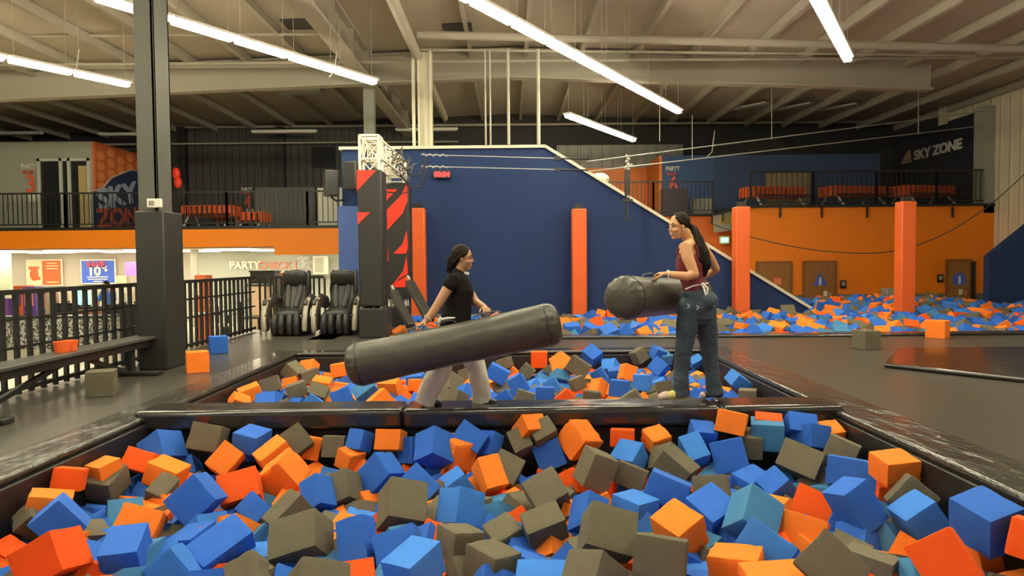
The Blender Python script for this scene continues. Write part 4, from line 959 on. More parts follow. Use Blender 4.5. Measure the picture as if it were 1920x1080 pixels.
q = MB(); a = at(362, 480, LY - .02); q.span((a.x, LY - .03, -.8), (-4.5, LY - .01, 2)); struct(q.build('wall_lobby', mat('lobby grey', (.36, .38, .33), .7), smooth=False), 'cool grey section of the lobby wall')
text('PARTY', 'word', .40, m_white, facing(at(430, 504, LY - .08)), t, .01, .016)
text('CHECK IN', 'word', .40, mat('coral letters', (.80, .20, .12), .5), facing(at(483, 504, LY - .08)), t, .01, .004)
p = at(575, 498, 26.5); q = MB(); q.box(p, (.7, .04, .7)); tag(q.build('picture_board', mat('photo collage', (.3, .3, .27), .6, noise_amt=1, noise_scale=7)), 'black and white picture board behind the massage chairs', 'picture')
a = at(587, 480, 26.4); c = at(616, 514, 26.4); q = MB(); q.span((a.x, 26.35, c.z), (c.x, 26.45, a.z)); q2 = thing('window_frame', a, 'pale framed panel behind the massage chairs', 'panel'); q.build('frame', m_frame, q2)
q = MB(); q.span((a.x + .08, 26.33, c.z + .08), (a.x + .4, 26.36, a.z - .08)); q.build('dark_pane', m_grey, q2)
# lobby furniture (seen through the railing)
def counter(x0, y0, x1, y1, Y, d, m, label, name='counter', top=None, spk=None):
    a = at(x0, y1, Y); c = at(x1, y0, Y); t = thing(name, (a.x, Y, -.78), label, 'counter' if name == 'counter' else name.split('_')[-1])
    q = MB(); q.span((a.x, Y, -.78), (c.x, Y + d, c.z - .05)); q.build('body', m, t)
    q = MB(); q.span((a.x - .03, Y - .03, c.z - .05), (c.x + .03, Y + d + .03, c.z)); q.build('top', top or m_black, t); return t
m_speck = mat('speckled front', (.26, .26, .24), .6); 
nt = m_speck.node_tree; vn = nt.nodes.new('ShaderNodeTexNoise'); vn.inputs['Scale'].default_value = 26; cr = nt.nodes.new('ShaderNodeValToRGB')
cr.color_ramp.elements[0].position = .46; cr.color_ramp.elements[0].color = (.03, .03, .03, 1); cr.color_ramp.elements[1].position = .54; cr.color_ramp.elements[1].color = (.50, .50, .44, 1)
tcx = nt.nodes.new('ShaderNodeTexCoord'); nt.links.new(tcx.outputs['Object'], vn.inputs[0]); nt.links.new(vn.outputs[0], cr.inputs[0]); nt.links.new(cr.outputs[0], nt.nodes['Principled BSDF'].inputs['Base Color'])
counter(-30, 592, 205, 650, 18.4, .5, m_speck, 'long black and white speckled counter behind the bench')
counter(95, 568, 135, 640, 21, .6, m_blackpad, 'dark counter with papers left of the screens')
counter(138, 575, 192, 620, 20.5, .5, mat('wood counter', (.40, .18, .06), .5, noise_amt=.4, noise_scale=9), 'wooden counter under the teal screens')
counter(196, 570, 262, 625, 19.8, .6, m_blackpad, 'dark counter beside the pillar')
counter(470, 507, 514, 560, 22.5, .6, m_blackpad, 'dark check-in counter left of the massage chairs')
counter(467, 533, 500, 580, 20.5, .5, m_cream, 'cream shelf unit below the check-in counter')
def kiosk(x0, y0, x1, y1, Y, m, m2, label, cat='kiosk'):
    a = at(x0, y1, Y); c = at(x1, y0, Y); t = thing('kiosk', (a.x, Y, -.78), label, cat, 'lobby kiosks'); 
    q = MB(); q.span((a.x, Y, -.78), (c.x, Y + .5, c.z)); q.build('cabinet', m, t, bevel=.02)
    q = MB(); q.span((a.x + .06, Y - .03, c.z - .55), (c.x - .06, Y, c.z - .1)); q.build('panel', m2, t)
m_purp = mat('purple', (.13, .06, .32), .5); m_or2 = mat('kiosk orange', (.65, .12, .03), .5); m_pink = mat('pink', (.75, .28, .25), .5); m_teal = mat('teal screen', (.3, .7, .6), .4, emit=(.35, .8, .7), est=.6)
kiosk(-12, 560, 14, 610, 20, m_purp, m_or2, 'purple kiosk at the left edge of the lobby')
kiosk(26, 536, 42, 592, 20.2, m_or2, m_purp, 'narrow orange kiosk under the orange poster')
kiosk(44, 538, 66, 592, 20.2, m_purp, m_pink, 'purple and pink kiosk under the orange poster')
kiosk(70, 545, 88, 592, 20.6, mat('tan', (.42, .33, .22), .6), m_pink, 'tan cabinet left of the dark counter')
for x0, y0, x1, y1, m, lab in ((93, 552, 108, 569, m_pink, 'pink card stand on the dark counter'), (115, 548, 128, 568, m_cream, 'cream picture on the dark counter'), (137, 543, 150, 566, m_teal, 'teal screen, left of a pair on the wooden counter'), (154, 545, 167, 566, m_teal, 'teal screen, right of a pair on the wooden counter'), (222, 553, 234, 568, m_white, 'white monitor back near the pillar'), (250, 553, 262, 566, m_cream, 'cream box beside the pillar')):
    Yc, yt = (21.25, 568) if x0 < 134 else (20.7, 575) if x0 < 190 else (20.0, 570)
    a = at(x0, y1, Yc); c = at(x1, y0, Yc); zc = at(100 if x0 < 134 else 165 if x0 < 190 else 230, yt, {21.25: 21, 20.7: 20.5, 20.0: 19.8}[Yc]).z
    t = thing('counter_screen', (a.x, Yc, zc), lab, 'screen', 'things on the lobby counters')
    q = MB(); q.span((a.x, Yc, zc + .04), (c.x, Yc + .06, max(c.z, zc + .3))); q.build('face', m, t); q = MB(); q.box(((a.x + c.x) / 2, Yc + .06, zc + .025), (.16, .14, .05)); q.build('foot', m_black, t)
kiosk(366, 516, 384, 600, 19, m_or2, m_cream, 'red and orange vending kiosk right of the pillar')
kiosk(516, 511, 531, 560, 23.5, m_or2, m_red, 'red lit machine behind the first massage chair')
m_lchair = mat('white chair', (.6, .58, .5), .5)
for i, (px, py, Y) in enumerate(((408, 575, 17.5), (430, 590, 17), (398, 560, 18.6), (452, 566, 18.5), (376, 590, 16.6), (420, 612, 16.2))):
    p = at(px, py, Y); t = thing('lobby_stool', (p.x, Y, -.78), '%s stool with pale seat behind the railing right of the pillar' % ordn(i), 'stool', 'lobby stools')
    q = MB(); q.lathe([(.19, 0), (.2, .03), (.19, .06)], (p.x, Y, p.z)); q.build('seat', m_lchair, t)
    q = MB(); q.lathe([(.2, 0), (.2, .03), (.03, .05), (.03, p.z + .78)], (p.x, Y, -.78), 12); q.build('pedestal', m_black, t)
for x0, x1, Y in ((395, 440, 19.5), (455, 500, 18.0)):
    a = at(x0, 548, Y); c = at(x1, 548, Y); t = thing('lobby_table', (a.x, Y, -.78), 'dark table behind the railing, %s one' % ('left' if x0 < 400 else 'right'), 'table', 'lobby tables')
    q = MB(); q.span((a.x, Y, .0), (c.x, Y + .7, .05)); q.build('table_top', m_blackpad, t); q = MB(); q.box(((a.x + c.x) / 2, Y + .35, -.4), (.1, .1, .76)); q.build('pedestal', m_black, t)
# ------------------------------------------------------------------ near railing of the deck
t = thing('deck_railing', (-5.42, 5, 0), 'black guard railing running from the left edge to the massage chairs', 'railing')
RX = -5.42
for z, w in ((1.14, .055), (.84, .03), (.53, .03), (.07, .05)):
    q = MB(); q.bar((RX, 4.6, z), (RX, 14.75, z), w, w); q.build('rail', m_black, t)
q = MB(); q.box((RX, 4.7, .57), (.045, .045, 1.12)); bal = q.build('baluster', m_black, t)
n = 48
for i in range(1, n):
    o = bal.copy(); COL.objects.link(o); o.location = (0, i * 10.0 / n, 0)
q = MB(); q.bar((RX, 14.75, 1.14), (-3.95, 14.75, 1.14), .055); q.build('rail', m_black, t)
for i in range(1, 14):
    q = MB(); q.box((RX + i * .115, 14.75, .57), (.035, .035, 1.12)); q.build('baluster', m_black, t)
# ------------------------------------------------------------------ bench
t = thing('bench', (-4.95, 8.0, 0), 'long black bench along the left railing', 'bench')
q = MB(); q.span((-5.12, 4.6, .425), (-4.78, 9.55, .465)); q.build('seat_plank', mat('bench top', (.07, .07, .062), .35), t, bevel=.008)
q = MB(); q.span((-5.06, 4.7, .33), (-4.84, 9.5, .425)); q.build('underframe', m_black, t)
q = MB(); q.span((-4.98, 8.95, 0.03), (-4.90, 9.05, .34)); q.build('leg', m_black, t)
q = MB(); q.span((-5.32, 8.85, .003), (-4.52, 9.0, .055)); q.build('foot', m_black, t, bevel=.01)
q = MB(); q.bar((-4.95, 8.0, .36), (-4.93, 8.88, .05), .05); q.build('brace', m_black, t)
q = MB(); q.bar((-4.95, 7.75, .36), (-4.93, 6.3, .05), .05); q.build('brace', m_black, t)
q = MB(); q.span((-5.32, 6.15, .003), (-4.52, 6.3, .055)); q.build('foot', m_black, t, bevel=.01)
q = MB(); q.span((-4.98, 6.18, .03), (-4.90, 6.27, .34)); q.build('leg', m_black, t)
# paper food tray on bench
p = at(118, 664, 7.75); m_bowl = mat('orange paper', (.85, .13, .02), .5); t = thing('paper_tray', (-4.95, 7.72, .466), 'orange paper food tray with cream inside standing on the bench', 'tray')
for dx in (-.055, .055):
    c = V((-4.95 + dx * .2, 7.72 + dx, .467)); q = MB(); q.lathe([(.068, 0), (.085, .12), (.082, .12), (.064, .006)], c, 16); q.build('tray_cup', m_bowl, t)
q = MB(); q.lathe([(.072, .108), (.001, .109)], (-4.95, 7.665, .467), 16).lathe([(.072, .108), (.001, .109)], (-4.95, 7.775, .467), 16); q.build('lining', m_cream, t)
# ------------------------------------------------------------------ massage chairs
def massage():
    t = thing('massage_chair', (0, 0, 0), 'x', 'massage chair', 'massage chairs')
    q = MB(); q.span((-.36, -.25, .0), (.36, .5, .34)); q.build('base', m_black, t, bevel=.05)
    q = MB()
    prof = [(-.02, .38), (.30, .40), (.34, .6), (.42, 1.0), (.5, 1.28)]
    q.tube([(0, .12, .46), (0, .30, .70), (0, .40, .95), (0, .47, 1.22)], [(.29, .10), (.27, .12), (.26, .11), (.22, .08)], side=(1, 0, 0), n=20); q.build('backrest', m_leather, t, angle=60)
    q = MB(); q.tube([(-.21, .29, 1.12), (0, .27, 1.13), (.21, .29, 1.12)], [(.06, .15), (.075, .17), (.06, .15)], side=(0, 1, .2), n=16); q.build('head_pillow', m_leather, t, angle=60)
    for s in (-1, 1):
        q = MB(); q.tube([(s * .09, .06, .55), (s * .12, .23, .78), (s * .13, .33, 1.02)], [(.07, .05), (.07, .06), (.06, .05)], side=(1, 0, 0), n=12); q.build('back_bolster', m_leather, t, angle=60)
        q = MB(); q.tube([(s * .24, .42, .6), (s * .27, .44, .9), (s * .25, .52, 1.25)], [(.05, .12), (.05, .13), (.04, .08)], side=(1, 0, 0), n=12); q.build('side_wing', m_leather, t, angle=60)
        q = MB(); q.tube([(s * .40, .42, .62), (s * .42, .1, .68), (s * .43, -.2, .60), (s * .42, -.33, .38), (s * .41, -.34, .15)], [(.07, .14), (.075, .14), (.075, .13), (.07, .12), (.06, .1)], side=(1, 0, 0), n=14); q.build('armrest', mat('dark arm shell', (.05, .035, .028), .35), t, angle=60)
        q = MB(); q.tube([(s * .43, -.12, .72), (s * .44, -.27, .66), (s * .445, -.39, .50), (s * .44, -.44, .30), (s * .43, -.44, .13)], [(.055, .035)] * 5, side=(1, 0, 0), n=12); pn = q.build('arm_panel', m_silver, t, angle=60)
        q = MB(); q.box((s * .44, -.34, .66), (.07, .1, .05), Matrix.Rotation(.9, 3, 'X')); q.build('controls', m_black, pn)
        for k in (0, 1):
            q = MB(); x = s * (.09 + .15 * k); q.tube([(x, -.33, .36), (x, -.38, .22), (x, -.36, .08)], [(.075, .08), (.08, .09), (.07, .07)], side=(1, 0, 0), n=12); q.build('calf_pad', m_leather, t, angle=60)
    q = MB(); q.tube([(0, .2, .44), (0, -.05, .45), (0, -.26, .42)], [(.3, .08), (.31, .09), (.30, .08)], side=(1, 0, 0), n=18); q.build('seat_cushion', m_leather, t, angle=60)
    return t
mc = massage(); mc.scale = (.92, 1, 1); mc.location = (-4.42, 14.0, 0); mc['label'] = 'left black leather massage chair, beside the end of the railing'
mc2 = copy_tree(mc); mc2.location = (-3.44, 14.0, 0); mc2['label'] = 'right black leather massage chair, next to the striped tower'
# ------------------------------------------------------------------ towers and truss
def truss(q, a, b_, w, r=.022, n=5):
    a = V(a); b_ = V(b_); d = (b_ - a).normalized(); x = V((1, 0, 0)) if abs(d.x) < .9 else V((0, 1, 0)); y = d.cross(x).normalized(); x = y.cross(d)
    cs = [(x * i + y * j) * w / 2 for i, j in ((-1, -1), (1, -1), (1, 1), (-1, 1))]
    for c in cs: q.tube([a + c, b_ + c], [r, r], n=8, round_ends=False)
    for k in range(n):
        p0 = a.lerp(b_, k / n); p1 = a.lerp(b_, (k + 1) / n)
        for i in range(4):
            c, e = cs[i], cs[(i + 1) % 4]
            if k % 2: c, e = e, c
            q.tube([p0 + c, p1 + e], [r * .55] * 2, n=6, round_ends=False); q.tube([p0 + c, p0 + e], [r * .6] * 2, n=6, round_ends=False)
    for i in range(4): q.tube([b_ + cs[i], b_ + cs[(i + 1) % 4]], [r, r], n=6, round_ends=False)
T1 = 13.2; a = at(669, 318, T1); c = at(712, 318, T1); cx1 = (a.x + c.x) / 2; w1 = c.x - a.x
t = thing('padded_tower', (cx1, T1 + .28, 0), 'near black padded tower with red triangles and white truss top', 'tower')
q = MB(); q.span((a.x, T1, at(690, 575, T1).z), (c.x + .03, T1 + .55, a.z)); q.build('pad_wrap', m_blackpad, t, bevel=.03)
q = MB(); a2 = at(673, 632, T1 - .05); c2 = at(725, 578, T1 - .05); q.span((a2.x, T1 - .05, 0), (c2.x, T1 + .55, c2.z)); q.build('base_box', m_blackpad, t, bevel=.02)
q = MB(); truss(q, (cx1, T1 + .28, .3), (cx1, T1 + .28, 3.85), .36, .028, 8); q.build('truss', m_truss, t)
for tri in (((669, 319), (706, 319), (669, 358)), ((670, 398), (694, 398), (671, 421))):
    q = MB(); q.prism([at(x, y, T1 - .006) for x, y in tri], (0, .01, 0)); q.build('red_triangle', m_red, t, smooth=False)
T2 = 15.4; a = at(723, 343, T2); c = at(757, 343, T2); cx2 = (a.x + c.x) / 2
t = thing('padded_tower', (cx2, T2 + .28, -.3), 'far black padded tower with bold red stripes', 'tower')
q = MB(); q.span((a.x, T2, at(740, 560, T2).z), (c.x + .10, T2 + .55, a.z)); q.build('pad_wrap', m_blackpad, t, bevel=.02)
q = MB(); truss(q, (cx2, T2 + .28, -.6), (cx2, T2 + .28, 3.7), .36, .028, 9); q.build('truss', m_truss, t)
q = MB(); a3 = at(745, 575, T2); q.span((cx2 - .2, T2, -.6), (cx2 + .26, T2 + .5, a3.z)); q.build('base_box', m_blackpad, t, bevel=.02)
q = MB()
def t2p(L): return [at(480 + x / 4, 240 + y / 4, T2 - .008) for x, y in L]
for L in ([(972, 460), (1060, 460), (1042, 480), (972, 474)], [(972, 488), (1030, 490), (975, 550)], [(1128, 420), (1134, 478), (1095, 488)], [(1095, 496), (1134, 486), (1135, 545), (1100, 640), (985, 765), (965, 738), (975, 620)], [(1130, 765), (1140, 900), (1122, 943), (1030, 943), (1100, 868)], [(989, 905), (993, 1000), (962, 1000)]):
    q.prism(t2p(L), (0, .012, 0))
q.prism([at(x, y, T2 - .008) for x, y in ((762, 480), (765, 513), (748, 523), (737, 533), (756, 508))], (0, .012, 0))
q.prism([at(x, y, T2 - .008) for x, y in ((765, 516), (765, 538), (742, 539), (735, 532), (748, 526))], (0, .012, 0))
q.build('red_stripes', m_red, t, smooth=False)
q = MB(); truss(q, (cx1 + .02, T1 + .28, 3.62), (cx2 + .02, T2 + .28, 3.52), .36, .026, 6)
tr = tag(q.build('truss_bridge', m_truss), 'white truss spanning between the two padded towers', 'truss')
q = MB(); rr = random.Random(3)
for i in range(9):
    p = V((cx1 + .25, T1 + .5, 3.7)).lerp(V((cx2 + .3, T2 + .2, 3.35)), rr.random()); pts = [p + V([rr.uniform(-.22, .22) for _ in range(3)]) for _ in range(5)]; q.tube(pts, [.014] * 5, n=5)
tag(q.build('cable_bundle', mat('grey cable', (.10, .095, .075), .5)), 'tangled grey cables hanging on the truss bridge', 'cables')
for i, (p, q_, w, lab) in enumerate((((738, 548, 14.6), (771, 612, 13.5), .17, 'left'), ((768, 530, 15.0), (806, 600, 13.8), .20, 'right'))):
    a = at(*p); c = at(*q_); c.z = max(c.z, .05); t = thing('sweeper_arm', c, 'black padded arm leaning beside the towers, %s one' % lab, 'padded arm', 'padded arms'); q = MB(); q.bar(a, c, w, .12); q.build('arm_pad', m_blackpad, t, bevel=.02)
    q = MB(); q.bar(a + V((0, .02, .05)), a + (a - c) * .12 + V((0, .02, .05)), .05); q.build('arm_end', m_silver, t)
# cables and clamps
def cable(pts, r, m, label, grp='steel cables'):
    q = MB(); q.tube(pts, [r] * len(pts), n=6, round_ends=False); return tag(q.build('hanging_cable', m), label, 'cable', grp)
m_wire = mat('steel wire', (.36, .37, .33), .4)
for y1, y2, lab, ln in ((290, 297, 'upper', 'upper'), (312, 318, 'lower', 'lower')):
    a = at(790, y1, 15.2); c = at(1045, y2, 15.8)
    cable([a, c], .011, m_wire, '%s pale steel cable across the navy wall' % lab)
    pts = [a + (c - a) * (k / 60.) + V((0, 0, .03 * math.sin(k * 2.2))) for k in range(0, 12)]
    cable(pts, .013, m_wire, 'twisted tail of the %s steel cable near the truss' % lab)
    t = thing('hanging_clamp', c, '%s black cable tensioner over the sloping wall edge' % lab, 'clamp', 'cable tensioners')
    q = MB(); q.box(c, (.14, .1, .09)).tube([c, at(1103, y2 + 1, 15.9)], [.022, .018], n=8); q.build('body', m_black, t)
    cable([at(750, y1 + 16, 15), at(772, y1 + 40, 15), at(790, y1 + 38, 15), at(800, y1 + 6, 15)], .022, m_black, 'black looped strap of the %s cable beside the truss' % lab, 'looped straps')
e1 = at(1850, 208, 23.2); e2 = at(1850, 235, 23.2)
s1 = at(740, 350, 15.2); s2 = at(742, 372, 15.2)
cable([at(1100, 303, 16.0), e1], .014, m_wire, 'upper pale cable rising to the right over the mezzanine')
cable([at(1100, 322, 16.0), e2], .014, m_wire, 'lower pale cable rising to the right over the mezzanine')
pts = []
for k in range(25):
    u = k / 24; x = 1330 + u * 600; y = 418 + 57 * (1 - ((x - 1625) / 295) ** 2) - (u > .49) * 97 * ((u - .49) / .51) ** 2
    pts.append(at(x, y, 18.5 - u * 1.5))
cable(pts, .012, m_black, 'thin dark cable sagging in front of the orange wall')
for px, y0, y1 in ((1237, 195, 265), (1447, 110, 262), (1722, 90, 252), (1298, 216, 300)):
    cable([at(px, y0, 21), at(px, y1, 21)], .012, m_steel, 'thin vertical wire holding the net, beside %s' % {1237: 'the short light row', 1447: 'the middle of the mezzanine', 1722: 'the dark column', 1298: 'the end of the central light row'}[px], 'net hanger wires')
    bpy.context.scene.objects
for px, py in ((1340, 270), (148, 117), (632, 120)):
    cable([at(px - 15, py + 25, 20.5 if px > 1000 else 15), at(px - 5, py + 15, 20.5 if px > 1000 else 15), at(px, py - 25, 20.5 if px > 1000 else 15)], .012, m_steel, 'loose curved wire hanging from the roof %s' % {1340: 'right of the central light row', 148: 'above the far left light row', 632: 'above the left light row'}[px], 'loose roof wires')
# hanging trolley
Yt = 16.2; t = thing('hanging_trolley', at(1176, 290, Yt), 'black padded trolley hanging on a chain in front of the navy wall', 'trolley')
q = MB()
for k in range(6): p = at(1176 + (k % 2) * 3 - 1, 293 + k * 5, Yt); q.sph(p, (.045, .03, .04), u=8, v=6)
q.bar(at(1170, 315, Yt), at(1186, 308, Yt), .04); q.build('chain', m_wire, t)
a = at(1176, 318, Yt); c = at(1176, 378, Yt); q = MB(); q.bar(a, c, .11, .09, (0, 1, 0)); q.build('padded_strap', m_black, t, bevel=.02)
q = MB(); q.box(at(1176, 376, Yt), (.24, .1, .07)).bar(at(1176, 378, Yt), at(1176, 408, Yt), .05, .05, (0, 1, 0)); q.bar(at(1167, 411, Yt), at(1183, 411, Yt), .05, .04); q.build('handle', m_black, t)
q = MB(); q.sph(at(1178, 369, Yt - .05), .035, u=10, v=8); q.build('bolt', m_wire, t)
# ------------------------------------------------------------------ right side: orange wall
OY = 23.0
xr = 16.1; x0 = at(1402, 500, OY).x; zt = at(1600, 388, OY).z
q = MB(); q.span((x0 - .3, OY, -.8), (xr, OY + .2, zt)); struct(q.build('wall_orange', m_orange, smooth=False), 'orange wall with the restroom doors')
q = MB(); q.span((x0 - .3, OY - .02, -.8), (xr, OY, at(1700, 551, OY).z)); struct(q.build('baseboard_right', mat('wainscot', (.14, .14, .11), .6), smooth=False), 'grey wainscot along the orange wall')
q = MB(); q.span((x0 - .3, OY - .05, zt), (xr, 29, zt + .08)); struct(q.build('floor_mezzanine', m_black, smooth=False), 'mezzanine floor edge on the right')
def wdoor(x0_, x1_, y0_, label, sign, leaf_dx=0):
    a = at(x0_, y0_, OY); c = at(x1_, y0_, OY); t = thing('restroom_door', (a.x, OY - .05, -.8), label, 'door', 'wooden doors in the orange wall')
    q = MB(); q.span((a.x, OY - .07, -.8), (c.x, OY - .03, a.z)); q.build('door_leaf', m_wood, t)
    q = MB(); q.span((a.x - .08, OY - .06, a.z), (c.x + .08, OY - .02, a.z + .07)).span((c.x, OY - .06, -.8), (c.x + .09, OY - .02, a.z)).span((a.x - .09, OY - .06, -.8), (a.x, OY - .02, a.z)); q.build('door_frame', mat('brown frame', (.24, .09, .02), .5), t)
    mx_ = (a.x + c.x) / 2
    q = MB(); q.span((c.x - .16, OY - .10, .18), (c.x - .12, OY - .07, .32)); q.build('handle', m_silver, t)
    zc = a.z - .6
    if sign:
        q = MB()
        if sign == 'tri': q.prism([(mx_ - .24, OY - .08, zc - .15), (mx_ + .24, OY - .08, zc - .15), (mx_, OY - .08, zc + .27)], (0, .01, 0))
        else: q.prism([(mx_ + .22 * math.cos(k * math.pi / 12), OY - .08, zc + .22 * math.sin(k * math.pi / 12)) for k in range(24)], (0, .01, 0))
        sg = q.build('sign_plate', m_pblue, t)
        q = MB(); q.sph((mx_, OY - .09, zc + .09), (.035, .01, .035), u=10, v=6).box((mx_, OY - .09, zc - .02), (.08, .01, .14)).box((mx_ - .02, OY - .09, zc - .11), (.025, .01, .1)).box((mx_ + .02, OY - .09, zc - .11), (.025, .01, .1)); q.build('figure', m_white, sg)
        q = MB(); q.box((c.x - .3, OY - .08, zc - .42), (.13, .01, .17)); q.build('notice', m_white, t)
    else:
        q = MB(); q.box((mx_ + .1, OY - .08, zc), (.25, .01, .22)); q.build('notice', mat('coral notice', (.75, .2, .08), .5), t)
    return t
wdoor(1421, 1480, 494, 'left wooden door with a coral notice, beside the end of the sloping wall', None)
wdoor(1509, 1563, 493, 'middle wooden restroom door with blue triangle sign', 'tri')
wdoor(1777, 1816, 490, 'right wooden restroom door with round blue sign', 'circ')
q = MB(); a = at(1819, 490, OY); q.span((a.x, OY - .08, -.8), (a.x + .14, OY - .02, a.z)); q.build('x', m_black) .name = 'door_gap'; tag(bpy.data.objects['door_gap'], 'dark gap beside the right restroom door', 'door gap')
for px, py, lab in ((1581, 533, 'right of the middle door'), (1763, 522, 'left of the right door')):
    p = at(px, py, OY - .04); t = thing('restroom_sign', p, 'small dark picture plaque %s' % lab, 'plaque', 'restroom plaques')
    q = MB(); q.box(p, (.19, .03, .27)); q.build('plate', m_black, t); q = MB(); q.box(p + V((0, -.02, .02)), (.10, .01, .13)); q.build('symbol', m_grey, t)
p = at(1670, 552, OY - .3); t = thing('drinking_fountain', p, 'grey steel drinking fountain on the wainscot', 'fountain'); q = MB(); q.box(p, (.45, .4, .4), taper=1.1); q.build('basin', m_grey, t, bevel=.03); q = MB(); q.box(p + V((.1, -.1, .22)), (.12, .06, .04)); q.build('spout', m_wire, t)
# orange back area between stair wall and orange wall
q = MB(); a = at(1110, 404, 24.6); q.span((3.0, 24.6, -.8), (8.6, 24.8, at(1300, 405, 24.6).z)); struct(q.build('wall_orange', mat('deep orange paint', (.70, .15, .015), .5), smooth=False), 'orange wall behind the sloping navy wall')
zb = at(1300, 404, 24.5).z
q = MB(); q.span((2.2, 24.45, zb), (8.6, 29, zb + .07)); struct(q.build('floor_mezzanine', m_black, smooth=False))
xb = [2.9, 5.05, 7.15]
rail_bay(3.1, 24.5, 5.1, 24.5, zb + .07, 1.12, 'left bay of the black railing above the sloping wall', 'landing railing', .14)
rail_bay(5.1, 24.5, 7.2, 24.5, zb + .07, 1.12, 'right bay of the black railing above the sloping wall', 'landing railing', .14)
# stair up from landing
a = at(1340, 425, 24.3); c = at(1384, 412, 23.8)
t = thing('ramp_stair', a, 'short ramp with yellow striped panel behind the orange post', 'ramp')
q = MB(); q.prism([at(1340, 404, 24), at(1384, 392, 24), at(1384, 430, 24), at(1340, 436, 24)], (0, .1, 0)); q.build('side_panel', m_grey, t)
q = MB()
for k in range(6): q.box(at(1352 + k * 6, 412, 23.97), (.05, .04, .3), Matrix.Rotation(.35, 3, 'Y'))
q.build('yellow_stripes', mat('yellow', (.5, .38, .04), .6), t)
q = MB(); q.bar(at(1335, 403, 23.9), at(1384, 388, 23.9), .05).bar(at(1335, 403, 23.9), at(1335, 420, 23.9), .05).bar(at(1355, 396, 23.9), at(1355, 415, 23.9), .04); q.build('handrail', m_black, t)
# exit sign
p = at(1358, 450, 24.45); t = thing('exit_sign', p, 'small lit green exit sign on the orange wall', 'sign'); q = MB(); q.box(p, (.34, .08, .26)); q.build('housing', m_white, t); q = MB(); q.box(p + V((0, -.05, 0)), (.24, .02, .15)); q.build('lit_panel', mat('green lit', (.1, .8, .25), .5, emit=(.15, .9, .3), est=2.5), t)
# upstairs rooms right
q = MB(); a = at(1110, 315, 28.5); q.span((2.2, 28.5, 2.6), (6.35, 28.7, a.z)); struct(q.build('wall_upstairs', mat('bright orange paint', (.80, .22, .03), .5), smooth=False), 'bright orange wall upstairs')
q = MB(); a2 = at(1110, 272, 28.7); q.span((2.0, 28.7, a.z - .1), (7.2, 28.8, a2.z)); struct(q.build('wall_ribbed', m_ribgrey, smooth=False), 'pale ribbed panel above the orange wall')
p = at(1241, 292, 26.2); q = MB(); q.span((p.x - .1, 26.2, 2.6), (p.x, 28.5, p.z)); struct(q.build('wall_upstairs', MATS['bright orange paint'], smooth=False), 'orange return wall upstairs')
q = MB(); q.span((p.x, 26.2, 2.6), (14.0, 26.35, p.z)); struct(q.build('wall_upstairs', mat('upstairs blue', (.045, .095, .24), .6), smooth=False), 'blue wall upstairs with the PARTY 6 sign')
party_sign('6', 1248, 320, 26.15, 'PARTY 6 sign on the blue wall upstairs', .72)
q = MB(); a = at(1243, 405, 24.9); c = at(1290, 353, 24.9); q.span((a.x, 24.9, zb + .07), (c.x, 25.3, c.z)); tag(q.build('dark_cabinet', mat('charcoal cabinet', (.055, .045, .05), .6)), 'dark cabinet behind the landing railing', 'cabinet')
q = MB(); a = at(1300, 405, 25.4); c = at(1336, 372, 25.4); q.span((a.x, 25.4, zb + .07), (c.x, 25.9, c.z)); tag(q.build('pale_cabinet', m_grey, bevel=.02), 'pale cabinet behind the landing railing', 'cabinet')
p = at(1124, 336, 22); q = MB(); q.sph(p, (.32, .2, .2)); tag(q.build('globe_lamp', m_white), 'white rounded lamp behind the sloping wall edge', 'lamp')
p = at(1540, 365, 25.9); q = MB(); a = at(1436, 382, 25.9); c = at(1519, 324, 25.9); q.span((a.x, 25.9, zt + .08), (c.x, 26.0, c.z)); tag(q.build('tan_blind', mat('tan slats', (.36, .28, .14), .6)), 'tan slatted screen behind the first right-hand party table', 'blind')
G2 = 'orange party tables upstairs on the right'
for px, py, Y, w, lab in ((1448, 362, 24.6, 2.1, 'leftmost, before the tan screen'), (1597, 362, 24.6, 2.1, 'middle one'), (1728, 362, 24.6, 2.0, 'rightmost, by the banner')):
    p = at(px, py, Y); cloth_table((p.x, Y, zt + .08), w, .8, .72, 'orange covered party table upstairs right, ' + lab, G2, yaw=.22)
xs = [x0 + .1, 10.1, 12.2, 14.2, 16.0]
for i in range(4):
    rail_bay(xs[i], OY + .05, xs[i + 1], OY + .05, zt + .08, 1.1, '%s bay from the left of the railing above the restrooms' % ordn(i), 'right mezzanine railing', .16, bal=.018)
for px in (1463, 1541, 1626, 1786):
    p = at(px, 398, OY - .06); q = MB(); q.box(p, (.05, .05, .35)); tag(q.build('mounting_bracket', m_black), 'black post bracket on the orange wall, %s' % {1463: 'leftmost', 1541: 'second from left', 1626: 'third from left', 1786: 'rightmost'}[px], 'bracket', 'post brackets')
